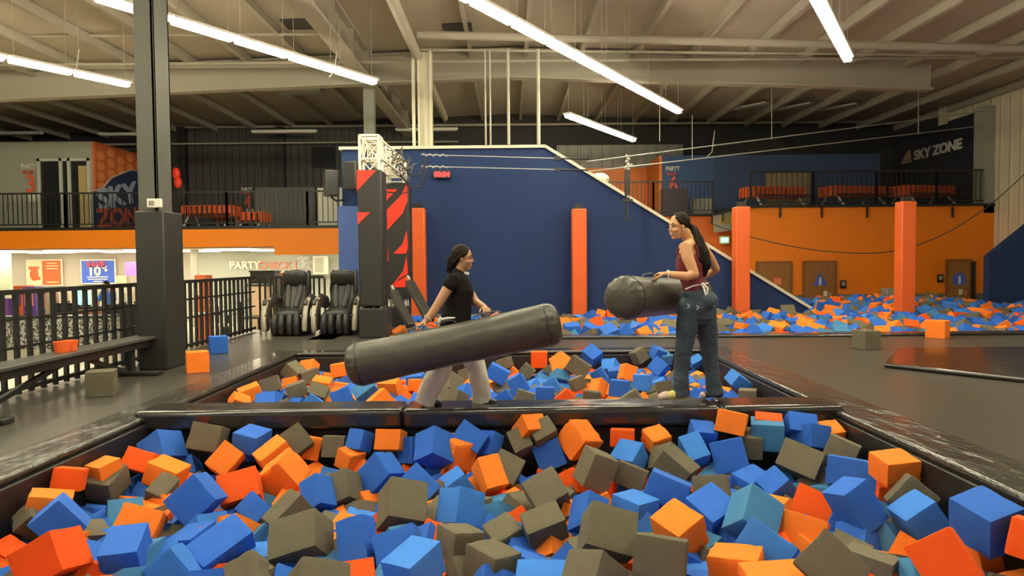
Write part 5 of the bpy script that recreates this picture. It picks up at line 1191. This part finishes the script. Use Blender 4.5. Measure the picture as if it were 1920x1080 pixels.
# banner
bt = at(1850, 205, 23.4).z; bb = at(1850, 388, 23.4).z
t = thing('wall_banner', (16.0, 27, bb), 'dark navy SKY ZONE banner on the side wall', 'banner')
q = MB(); q.span((16.02, 23.55, bb), (16.08, 25.9, bt)).span((16.02, 25.9, bb), (16.08, 28.9, bt - .1)); q.build('cloth', mat('banner cloth', (.020, .022, .035), .6), t)
ya = 16.0 * 1300 / 758; zz = at(1713, 300, ya).z
text('SKY ZONE', 'lettering', .50, m_white, facing((16.0, ya, zz), (0, -1, 0)), t, .01, .02, sx=1.22)
q = MB(); y = ya + .15; q.prism([(16.0, y + .75, zz - .05), (16.0, y, zz - .05), (16.0, y + .12, zz + .42), (16.0, y + .3, zz + .40), (16.0, y + .62, zz + .12)], (-.01, 0, 0)); q.build('logo', mat('logo peach', (.62, .38, .26), .5), t)
q = MB(); q.bar((15.985, y + .72, zz + .05), (15.985, y + .05, zz + .05), .012, .03); q.build('logo_line', mat('banner line', (.25, .1, .06), .5), t)
# safety net over the mezzanine edge
m_net = mat('net', (.030, .030, .030), .9, alpha=.24)
top = [(1240, 330), (1337, 290), (1375, 275), (1447, 262), (1480, 275), (1530, 290), (1590, 292), (1660, 280), (1722, 252), (1760, 275), (1800, 300), (1848, 322)]
b = MB(); vs = []
for x, y in top:
    vs.append((b.bm.verts.new(at(x, y, 22.6)), b.bm.verts.new(at(x, 386 if x > 1380 else 402, 22.7))))
for (a, c), (d, e) in zip(vs[1:], vs[2:]): b._f([a, c, e, d])
tag(b.build('hanging_net', m_net, smooth=False), 'dark see-through safety net hung before the right mezzanine', 'net')
# ------------------------------------------------------------------ people
m_skin1 = mat('warm brown skin', (.40, .20, .10), .5, noise_amt=.05, noise_scale=8)
m_skin2 = mat('tan skin', (.56, .29, .13), .5, noise_amt=.05, noise_scale=8)
m_hair = mat('dark brown hair', (.015, .009, .006), .65, spec=.14, noise_amt=.4, noise_scale=14, bump=.5, bump_scale=30, stretch=(1, 1, .25))
m_eye = mat('eye white', (.75, .72, .66), .3); m_iris = mat('dark iris', (.015, .008, .005), .2)
m_lip1 = mat('lips', (.36, .14, .10), .45); m_teeth = mat('teeth', (.8, .76, .66), .3)
m_tee = mat('black cotton', (.009, .0085, .0075), .9, spec=.15, noise_amt=.15, bump=.1)
m_sweat = mat('pale grey sweatpants', (.62, .60, .50), .85, noise_amt=.06, noise_scale=6, bump=.15, bump_scale=15)
m_maroon = mat('maroon ribbed top', (.14, .012, .016), .8, noise_amt=.15, noise_scale=20)
m_jean = mat('dark blue jeans', (.030, .050, .072), .75, noise_amt=.45, noise_scale=7, bump=.3, bump_scale=22)
m_band = mat('white wristband', (.75, .74, .70), .4)
def frame(fwd, roll_up=(0, 0, 1)):
    f = V(fwd).normalized(); l = V(roll_up).cross(f).normalized(); u = f.cross(l); return Matrix((f, l, u)).transposed()
def head(q, c, fwd, h):
    """adds skull, jaw, nose, chin, cheeks and ears to q; returns local-to-world function"""
    M = frame(fwd); c = V(c)
    W = lambda x, y, z: c + M @ V((x * h, y * h, z * h))
    s = lambda x, y, z, a, b_, d: q.sph(W(x, y, z), (a * h, b_ * h, d * h), M, 20, 14)
    s(-.06, 0, .13, .385, .30, .36); s(.10, 0, -.14, .245, .235, .33); s(.08, 0, .08, .27, .27, .24)
    s(.25, 0, -.40, .085, .10, .075); s(.20, 0, -.28, .14, .16, .14)
    for y in (-1, 1):
        s(.21, y * .13, -.13, .12, .11, .11); s(.295, y * .10, .085, .06, .10, .035)
        s(-.02, y * .295, -.03, .065, .03, .11); s(.02, y * .29, -.12, .03, .025, .04)
        s(.355, y * .045, -.115, .035, .03, .028)
    q.tube([W(.31, 0, .06), W(.36, 0, -.02), W(.415, 0, -.10)], [.030 * h, .036 * h, .045 * h], n=10)
    s(.325, 0, -.225, .05, .10, .03); s(.315, 0, -.29, .05, .085, .032)
    return W, M
def face_bits(W, M, h, t, smile, lip, open_mouth=False):
    for y in (-1, 1):
        q = MB(); q.sph(W(.292, y * .115, .015), (.045 * h, .058 * h, .030 * h), M, 12, 8); e = q.build('eye', m_eye, t)
        q = MB(); q.sph(W(.322, y * .118, .013), (.022 * h, .026 * h, .026 * h), M, 12, 8); q.build('iris', m_iris, e)
        q = MB(); q.tube([W(.318, y * .055, .040), W(.338, y * .12, .055), W(.29, y * .185, .030)], [.011 * h] * 3, n=6); q.build('eyelid', m_hair, t)
        q = MB(); q.tube([W(.345, y * .05, .105), W(.350, y * .12, .135), W(.29, y * .20, .105)], [.014 * h, .018 * h, .010 * h], n=6); q.build('eyebrow', m_hair, t)
    k = smile
    q = MB(); q.tube([W(.285, -.13, -.215 + k), W(.36, -.06, -.238), W(.377, 0, -.242), W(.36, .06, -.238), W(.285, .13, -.215 + k)], [.012 * h, .02 * h, .022 * h, .02 * h, .012 * h], n=8)
    q.tube([W(.285, -.13, -.22 + k), W(.352, -.06, -.295), W(.366, 0, -.305), W(.352, .06, -.295), W(.285, .13, -.22 + k)], [.010 * h, .022 * h, .025 * h, .022 * h, .010 * h], n=8)
    q.build('lips', lip, t)
    if open_mouth:
        q = MB(); q.tube([W(.295, -.10, -.245 + k * .5), W(.358, -.05, -.268), W(.368, 0, -.272), W(.358, .05, -.268), W(.295, .10, -.245 + k * .5)], [.018 * h] * 5, n=8); q.build('teeth', m_teeth, t)
def hand(q, w, d, nrm, lat, curl, s=1.0):
    """palm, four unequal fingers curling towards nrm, thumb leaving the side lat"""
    w = V(w); d = V(d).normalized(); nrm = V(nrm); nrm = (nrm - d * nrm.dot(d)).normalized(); lat = V(lat); lat = (lat - d * lat.dot(d) - nrm * lat.dot(nrm)).normalized()
    q.tube([w - d * .01 * s, w + d * .03 * s, w + d * .08 * s], [(.025 * s, .018 * s), (.036 * s, .016 * s), (.040 * s, .013 * s)], side=lat, n=14)
    for i, L in enumerate((.92, 1.0, .94, .76)):
        off = lat * (.0335 - .0225 * i) * s; p = w + d * .08 * s + off; spread = lat * (.10 - .07 * i)
        pts = [p - d * .012 * s, p]; a = curl * .25
        for k, sl in enumerate((.038, .026, .02)):
            a += curl * (.55, .75, .5)[k] * (1 + .08 * i); dirv = (d + spread * .6).normalized() * math.cos(a) + nrm * math.sin(a); p = p + dirv * sl * L * s; pts.append(p)
        q.tube(pts, [.0095 * s, .009 * s, .0085 * s, .008 * s, .007 * s], n=8)
    b0 = w + d * .02 * s + lat * .026 * s + nrm * .004
    dt = (d * .62 + lat * .62 + nrm * .35 * (1 + curl * .4)).normalized(); dt2 = (d * .85 + lat * .1 + nrm * .55 * curl).normalized()
    q.tube([b0, b0 + dt * .035 * s, b0 + dt * .035 * s + (dt + dt2).normalized() * .03 * s, b0 + dt * .035 * s + (dt + dt2).normalized() * .03 * s + dt2 * .022 * s], [.014 * s, .012 * s, .0105 * s, .009 * s], n=10)
P = at
# ---- girl on the left, black t-shirt, walking to the right
t = thing('person', (-.5, 6.42, .105), 'girl in black t-shirt and pale sweatpants carrying a long bag, facing right', 'person')
q = MB(); X = (0, 1, 0)
q.tube([P(853, 636, 6.45), P(853, 606, 6.45), P(858, 574, 6.45), P(862, 543, 6.45), P(860, 524, 6.45), P(860, 512, 6.45)], [(.14, .12), (.15, .13), (.135, .115), (.145, .12), (.13, .085), (.055, .055)], side=X, n=24)
q.tube([P(858, 520, 6.45), P(864, 503, 6.45), P(868, 492, 6.45)], [.052, .050, .055], n=14)
hc1 = P(868.5, 484, 6.45); W1, M1 = head(q, hc1, (.99, -.14, -.10), .232)
q.tube([P(856, 522, 6.36), P(848, 526, 6.29), P(836, 546, 6.25), P(823, 568, 6.22), P(810, 588, 6.19), P(798, 602, 6.16)], [.052, .054, .048, .042, .038, .027], n=14)
q.tube([P(862, 522, 6.54), P(868, 528, 6.60), P(880, 548, 6.57), P(891, 566, 6.50), P(903, 574, 6.38), P(909, 577, 6.30)], [.052, .053, .046, .041, .036, .027], n=14)
hand(q, P(797, 603, 6.16), P(783, 612, 6.11) - P(797, 603, 6.16), (.1, -.3, -1), (-.3, -1, .1), .75, .92)
hand(q, P(909, 577, 6.30), P(918, 582, 6.12) - P(909, 577, 6.30), (-.1, -.3, -1), (-1, -.3, 0), .75, .92)
for hp, kn, an, hl, toe in ((P(846, 636, 6.37), P(826, 692, 6.37), P(800, 742, 6.38), P(796, 752, 6.38), P(822, 755, 6.36)), (P(866, 636, 6.53), P(893, 692, 6.50), P(903, 742, 6.48), P(899, 750, 6.48), P(928, 753, 6.46))):
    q.tube([hp, kn, an], [.10, .062, .040], n=16); q.tube([an, hl + V((0, 0, .012)), hl.lerp(toe, .5) + V((0, 0, .008)), toe], [.04, .036, (.036, .028), (.034, .02)], side=(0, 1, 0), n=14)
q.build('body', m_skin1, t, vox=.0052, sm=3)
face_bits(W1, M1, .232, t, .03, m_lip1)
h = .232
q = MB(); q.sph(W1(-.115, 0, .165), (.40 * h, .345 * h, .385 * h), M1, 24, 16).sph(W1(-.28, 0, -.02), (.26 * h, .27 * h, .32 * h), M1, 16, 12)
for y in (-1, 1): q.tube([W1(.18, y * .18, .33), W1(.10, y * .285, .16), W1(-.10, y * .31, .02), W1(-.3, y * .18, -.2)], [.05 * h, .06 * h, .07 * h, .10 * h], n=10)
q.tube([W1(-.34, 0, -.02), W1(-.44, 0, -.18), W1(-.46, 0, -.42), W1(-.48, 0, -.66)], [.20 * h, .21 * h, .15 * h, .04 * h], n=12)
q.tube([W1(-.44, -.1, .05), W1(-.54, -.1, -.15), W1(-.56, -.1, -.42), W1(-.60, -.1, -.62)], [.10 * h, .09 * h, .07 * h, .03 * h], n=10)
q.build('hair', m_hair, t, vox=.006, sm=2, disp=(.004, (40, 40, 14)))
q = MB()
q.tube([P(853, 632, 6.45), P(853, 606, 6.45), P(858, 574, 6.45), P(862, 545, 6.45), P(860, 524, 6.45), P(859, 514, 6.45)], [(.165, .15), (.17, .148), (.152, .130), (.158, .134), (.140, .100), (.075, .070)], side=X, n=24)
q.tube([P(857, 523, 6.36), P(849, 525, 6.29), P(842, 535, 6.265)], [.062, .064, .064], n=16)
q.tube([P(862, 523, 6.54), P(868, 528, 6.61), P(873, 536, 6.60)], [.062, .063, .062], n=16)
q.build('t_shirt', m_tee, t, vox=.008, sm=3, disp=(.008, (9, 9, 7)))
q = MB(); q.tube([W1(.02, -.1, -.62), W1(.24, .0, -.60), W1(.12, .18, -.62)], [.012, .018, .012], n=8); q.build('collar_tag', m_band, t)
q = MB()
q.tube([P(853, 600, 6.45), P(854, 618, 6.45), P(856, 640, 6.45)], [(.155, .135), (.172, .155), (.165, .14)], side=X, n=20)
q.tube([P(846, 634, 6.37), P(836, 664, 6.37), P(825, 694, 6.37), P(808, 728, 6.38), P(796, 757, 6.38)], [.115, .105, .095, .100, .108], n=18, round_ends=False)
q.tube([P(866, 634, 6.53), P(884, 664, 6.51), P(895, 694, 6.50), P(901, 728, 6.48), P(904, 755, 6.48)], [.115, .105, .088, .086, .094], n=18, round_ends=False)
q.build('sweatpants', m_sweat, t, vox=.009, sm=2, disp=(.014, (10, 10, 4)))
q = MB(); q.tube([P(822, 600, 6.27), P(838, 597, 6.26), P(852, 596, 6.26)], [.010, .012, .008], n=6).tube([P(826, 596, 6.26), P(822, 610, 6.26)], [.012, .012], n=6); q.build('white_drawstring', m_band, t)
def wristband(p, d, r, par):
    d = V(d).normalized(); x = d.orthogonal().normalized(); y = d.cross(x); p = V(p)
    q = MB(); q.tube([p + (x * math.cos(a) + y * math.sin(a)) * r for a in [k * math.pi / 8 for k in range(16)]], [(.004, .010)] * 16, side=d, n=8, round_ends=False, closed=True); q.build('wristband', m_band, par)
wristband(P(802, 597, 6.175), P(797, 603, 6.16) - P(810, 588, 6.19), .035, t)
for an, toe in ((P(796, 753, 6.38), P(824, 756, 6.36)), (P(900, 751, 6.48), P(928, 754, 6.46))):
    q = MB(); q.tube([an + V((0, 0, .012)), an.lerp(toe, .5) + V((0, 0, .006)), toe], [(.042, .04), (.042, .034), (.038, .026)], side=(0, 1, 0), n=14); q.build('black_sock', m_black, t, angle=70)
# ---- girl on the right, maroon top and jeans, seen from behind-left
t = thing('person', (1.72, 6.45, .105), 'taller girl with long ponytail, maroon tank top and jeans, facing left', 'person')
f = V((-.86, .5, 0)); l = V((-.5, -.86, 0))
q = MB()
q.tube([P(1309, 578, 6.45), P(1307, 556, 6.45), P(1299, 526, 6.45), P(1291, 496, 6.45), P(1293, 473, 6.45), P(1296, 459, 6.45), P(1292, 447, 6.45)], [(.15, .12), (.16, .12), (.122, .095), (.132, .115), (.150, .092), (.125, .068), (.052, .050)], side=l, n=24)
q.tube([P(1296, 458, 6.45), P(1289, 445, 6.44), P(1282, 434, 6.43)], [.058, .049, .054], n=14)
hc2 = P(1271.5, 424.5, 6.42); W2, M2 = head(q, hc2, (-.90, -.42, -.10), .242)
q.tube([P(1294, 458, 6.39), P(1285, 463, 6.31), P(1290, 484, 6.28), P(1302, 514, 6.24)], [.048, .060, .055, .043], n=14)
q.tube([P(1302, 514, 6.24), P(1290, 518, 6.22), P(1268, 516, 6.25), P(1251, 513, 6.295)], [.043, .041, .036, .026], n=14)
q.tube([P(1303, 460, 6.52), P(1318, 466, 6.60), P(1331, 484, 6.64), P(1342, 504, 6.68)], [.048, .054, .046, .040], n=14)
q.tube([P(1342, 505, 6.68), P(1330, 515, 6.78), P(1303, 522, 6.86), P(1288, 524, 6.92)], [.038, .036, .031, .024], n=14)
hand(q, P(1250, 513, 6.30), P(1232, 512.5, 6.37) - P(1250, 513, 6.30), (0, .1, -1), (-.1, -1, .2), .7, .95)
hand(q, P(1288, 524, 6.92), P(1270, 527, 7.0) - P(1288, 524, 6.92), (0, 0, -1), (-.2, -1, 0), .7, .95)
for hp, kn, an, hl, toe in ((P(1292, 602, 6.37), P(1281, 662, 6.37), P(1278, 733, 6.37), P(1282, 745, 6.365), P(1246, 746.5, 6.37)), (P(1322, 602, 6.53), P(1330, 660, 6.52), P(1338, 731, 6.50), P(1346, 741, 6.49), P(1318, 743, 6.52))):
    q.tube([hp, kn, an], [.072, .050, .036], n=16); q.tube([an, hl + V((0, 0, .016)), hl.lerp(toe, .5) + V((0, 0, .014)), toe + V((0, 0, .004))], [.038, .036, (.034, .028), (.034, .018)], side=(0, 1, 0), n=14)
q.build('body', m_skin2, t, vox=.0052, sm=3)
face_bits(W2, M2, .242, t, .045, m_lip1, True)
h = .242
q = MB(); q.sph(W2(-.125, 0, .165), (.395 * h, .335 * h, .375 * h), M2, 24, 16).sph(W2(-.22, 0, .02), (.26 * h, .26 * h, .27 * h), M2, 16, 12)
for y in (-1, 1): q.tube([W2(.19, y * .16, .34), W2(.10, y * .275, .18), W2(-.06, y * .305, .07), W2(-.3, y * .16, .02)], [.045 * h, .06 * h, .06 * h, .10 * h], n=10)
q.tube([W2(-.42, 0, .06), P(1303, 430, 6.50), P(1311, 450, 6.47), P(1319, 474, 6.42), P(1324, 496, 6.40), P(1322, 516, 6.40)], [.10 * h, .030, .042, .052, .048, .016], n=14)
q.tube([P(1300, 430, 6.46), P(1309, 462, 6.38), P(1311, 488, 6.37), P(1309, 508, 6.38)], [.025, .034, .034, .010], n=10)
q.build('ponytail_hair', m_hair, t, vox=.006, sm=2, disp=(.004, (40, 40, 12)))
q = MB(); q.sph(W2(.0, .325, -.13), .007, u=8, v=6); q.build('earring', m_white, t)
q = MB()
q.tube([P(1306, 545, 6.45), P(1299, 526, 6.45), P(1293, 500, 6.45), P(1292, 484, 6.45), P(1293, 477, 6.45)], [(.158, .118), (.132, .106), (.143, .127), (.158, .112), (.150, .096)], side=l, n=24, round_ends=False)
for s in (-1, 1):
    cc = P(1294, 476, 6.45); sh = P(1296, 452, 6.45)
    q.tube([cc + f * .10 + l * s * .085, cc + f * .075 + l * s * .088 + V((0, 0, .06)), sh + l * s * .088 + V((0, 0, -.002)), sh - f * .07 + l * s * .085 + V((0, 0, -.05)), cc - f * .095 + l * s * .07 + V((0, 0, -.02))], [.013] * 5, n=8)
q.build('tank_top', m_maroon, t, vox=.006, sm=1, disp=(.003, (16, 16, 8)))
q = MB()
q.tube([P(1303, 541, 6.45), P(1306, 556, 6.45), P(1308, 576, 6.45), P(1308, 596, 6.45), P(1307, 608, 6.45)], [(.158, .124), (.178, .145), (.190, .155), (.175, .14), (.12, .10)], side=l, n=24, round_ends=False)
for s in (-1, 1): q.sph(P(1314, 566, 6.45) + l * s * .08 - f * .055, (.088, .088, .10))
q.sph(P(1291, 580, 6.38), (.11, .11, .12)); q.sph(P(1321, 580, 6.52), (.11, .11, .12))
q.tube([P(1293, 584, 6.38), P(1288, 612, 6.37), P(1281, 662, 6.37), P(1277, 700, 6.37), P(1277, 743, 6.37)], [.105, .100, .076, .070, .082], n=18, round_ends=False)
q.tube([P(1321, 584, 6.52), P(1325, 612, 6.52), P(1330, 660, 6.52), P(1335, 700, 6.51), P(1341, 740, 6.50)], [.108, .100, .077, .069, .082], n=18, round_ends=False)
jn = q.build('jeans', m_jean, t, vox=.007, sm=2, disp=(.006, (12, 12, 16)))
q = MB()
for px, py in ((1291, 574), (1308, 577), (1336, 574)):
    p = P(px, py, 6.235 if px < 1330 else 6.36)
    q.tube([p + V((-.01, .0, .018)), p + V((.012, 0, .004)), p + V((-.006, 0, -.016))], [.0045] * 3, n=6)
q.build('pocket_stitching', mat('pale stitching', (.45, .48, .48), .6), jn)
q = MB(); q.tube([P(1286, 542, 6.305), P(1300, 536, 6.31), P(1316, 533, 6.335), P(1328, 531, 6.40)], [.007] * 4, n=6)
q.tube([P(1316, 533, 6.32), P(1320, 541, 6.30), P(1323, 553, 6.28)], [.010, .010, .006], n=6).tube([P(1318, 532, 6.32), P(1327, 541, 6.31), P(1325, 552, 6.29)], [.009, .010, .006], n=6).sph(P(1318, 533, 6.315), .016, u=8, v=6); q.build('white_drawstring', m_band, t)
wristband(P(1253, 513.6, 6.288), (1, 0, 0), .031, t)
m_sock = mat('patterned sock', (.62, .55, .30), .7, noise_amt=.9, noise_scale=14)
sk = MB(); a, c = P(1282, 745, 6.36), P(1240, 746.5, 6.37); sk.tube([a + V((0, 0, .03)), a.lerp(c, .4) + V((0, 0, .03)), c + V((0, 0, .012))], [(.047, .048), (.046, .043), (.042, .028)], side=(0, 1, 0), n=16); so = sk.build('yellow_sock', mat('yellow sock', (.55, .50, .13), .7), t, angle=80)
q = MB(); a2 = a.lerp(c, .80) + V((0, 0, .024)); q.tube([a2, c + V((-.004, 0, .012))], [(.0475, .040), (.044, .031)], side=(0, 1, 0), n=16); q.build('floral_toe', mat('floral pink', (.72, .42, .36), .7, noise_amt=.9, noise_scale=38), so, angle=80)
sk = MB(); a, c = P(1348, 743, 6.49), P(1318, 744, 6.50); sk.tube([a + V((0, 0, .03)), a.lerp(c, .4) + V((0, 0, .03)), c + V((0, 0, .014))], [(.043, .045), (.042, .038), (.038, .026)], side=(0, 1, 0), n=16); so = sk.build('dark_sock', mat('dark sock', (.03, .018, .022), .7), t, angle=80)
q = MB(); q.sph(c + V((0, -.005, .018)), (.03, .038, .028)); q.build('pale_toe', mat('pale pink', (.6, .45, .42), .7), so)
# ---- staff member far behind
p = P(203, 566, 21.2); t = thing('person', (p.x, 21.2, -.78), 'dark haired person in blue shirt behind the lobby counter', 'person')
zc = p.z; q = MB(); q.tube([(p.x, 21.2, zc - .5), (p.x, 21.2, zc), (p.x, 21.18, zc + .25), (p.x, 21.18, zc + .38)], [(.16, .11), (.16, .11), (.19, .11), (.06, .06)], side=(1, 0, 0), n=16)
q.sph((p.x - .02, 21.1, zc + .5), (.085, .1, .12)); q.tube([(p.x - .18, 21.2, zc + .27), (p.x - .24, 21.1, zc + .02), (p.x - .16, 20.95, zc - .08)], [.05, .042, .035], n=10); q.tube([(p.x + .18, 21.2, zc + .27), (p.x + .25, 21.1, zc + .02), (p.x + .18, 20.95, zc - .08)], [.05, .042, .035], n=10)
for s in (-1, 1): q.tube([(p.x + s * .08, 21.2, zc - .45), (p.x + s * .09, 21.2, -.74)], [.085, .05], n=10)
q.build('body', m_skin2, t, vox=.014, sm=2)
q = MB(); q.tube([(p.x, 21.2, zc - .3), (p.x, 21.2, zc), (p.x, 21.18, zc + .25), (p.x, 21.18, zc + .33)], [(.18, .13), (.18, .13), (.21, .13), (.09, .08)], side=(1, 0, 0), n=16).tube([(p.x - .18, 21.2, zc + .27), (p.x - .24, 21.1, zc + .06)], [.065, .06], n=10).tube([(p.x + .18, 21.2, zc + .27), (p.x + .25, 21.1, zc + .06)], [.065, .06], n=10); q.build('blue_shirt', mat('blue shirt', (.07, .15, .5), .7), t, vox=.016, sm=1)
q = MB(); q.sph((p.x, 21.13, zc + .54), (.1, .11, .11)); q.build('hair', m_hair, t)
# ------------------------------------------------------------------ the two long bags
def bag(a, c, r, label):
    a = V(a); c = V(c); d = (c - a).normalized(); L = (c - a).length; t = thing('punching_bag', a.lerp(c, .5), label, 'padded bag', 'long padded bags')
    z = d; x = V((0, 0, 1)) - d * d.z; x.normalize(); y = z.cross(x); M = Matrix((x, y, z)).transposed()
    bm = bmesh.new(); prof = [(0.0, -.02), (.35, -.018), (.62, -.008), (.80, .012), (.92, .04), (.985, .085), (1.0, .14)]
    n = 64; zs = [(k * r, s_) for k, s_ in prof] + [(r, .14 + (L - .28) * i / 60) for i in range(1, 60)] + [(k * r, L - s_) for k, s_ in reversed(prof)]
    rings = []
    for rad, zz in zs:
        ring = []
        e = max(0, 1 - min(abs(zz - .06), abs(L - zz - .06)) / .12)
        for k in range(n):
            th = 2 * math.pi * k / n
            wr = 1 + .025 * e * math.sin(th * 19 + 2 * math.sin(th * 3)) + .018 * noise.noise(V((math.cos(th) * 2, math.sin(th) * 2, zz * 3.5))) + .008 * noise.noise(V((math.cos(th) * 6, math.sin(th) * 6, zz * 9)))
            sag = -.012 * math.cos(th) * math.sin(math.pi * zz / L)
            ring.append(bm.verts.new(a + M @ V((rad * wr * math.cos(th) + sag, rad * wr * math.sin(th), zz))))
        rings.append(ring)
    for p_, q_ in zip(rings, rings[1:]):
        for k in range(n): bm.faces.new([p_[k], p_[(k + 1) % n], q_[(k + 1) % n], q_[k]])
    bm.faces.new(list(reversed(rings[1]))) if False else None
    bmesh.ops.remove_doubles(bm, verts=bm.verts, dist=1e-5); bmesh.ops.recalc_face_normals(bm, faces=bm.faces)
    me = bpy.data.meshes.new('bag_cover'); bm.to_mesh(me); bm.free()
    for p_ in me.polygons: p_.use_smooth = True
    o = bpy.data.objects.new('bag_cover', me); COL.objects.link(o); me.materials.append(mat('dark olive vinyl', (.052, .049, .036), .40, noise_amt=.12, noise_scale=5, bump=.22, bump_scale=26)); adopt(o, t)
    q = MB()
    for zz in (.10, L - .10): q.tube([a + M @ V((r * 1.006 * math.cos(th), r * 1.006 * math.sin(th), zz + .006 * math.sin(th * 7))) for th in [2 * math.pi * k / 48 for k in range(48)]], [.0035] * 48, n=6, closed=True, round_ends=False)
    q.tube([a + M @ V((r * 1.008 * math.cos(2.2), -r * 1.008 * math.sin(2.2), .1 + (L - .2) * k / 20)) for k in range(21)], [.003] * 21, n=6); q.build('seam', mat('bag seam', (.02, .019, .015), .5), t)
    return t, a, M, L
def strap(tinfo, z0, z1, th, par):
    t, a, M, L = tinfo; q = MB(); r = .19
    pts = [a + M @ V((rr_ * math.cos(th), rr_ * math.sin(th), zz)) for rr_, zz in ((r, z0), (r + .02, z0 + .02), (r + .032, (z0 + z1) / 2), (r + .02, z1 - .02), (r, z1))]
    q.tube(pts, [(.016, .005)] * 5, side=(0, 1, 0), n=8); q.build('carry_strap', m_black, t)
b1 = bag(P(655, 687, 6.07), P(1047, 605, 6.07), .192, 'long dark grey padded bag held diagonally by the left girl')
strap(b1, .52, .80, .02, None); strap(b1, .82, 1.0, .1, None); strap(b1, 1.16, 1.40, .02, None)
b2 = bag(V((.965, 6.04, 1.10)), V((2.06, 7.50, 1.04)), .195, 'dark grey padded bag pointing away, held by the right girl')
strap(b2, .42, .74, .05, None)
# ------------------------------------------------------------------ world and view
w = bpy.data.worlds.new('world'); S.world = w; w.use_nodes = True
w.node_tree.nodes['Background'].inputs[0].default_value = (1, .93, .78, 1); w.node_tree.nodes['Background'].inputs[1].default_value = .26
vs_ = S.view_settings; vs_.view_transform = 'Standard'; vs_.look = 'None'; vs_.gamma = 1; vs_.exposure = 1.05; vs_.use_curve_mapping = False
S.display_settings.display_device = 'sRGB'
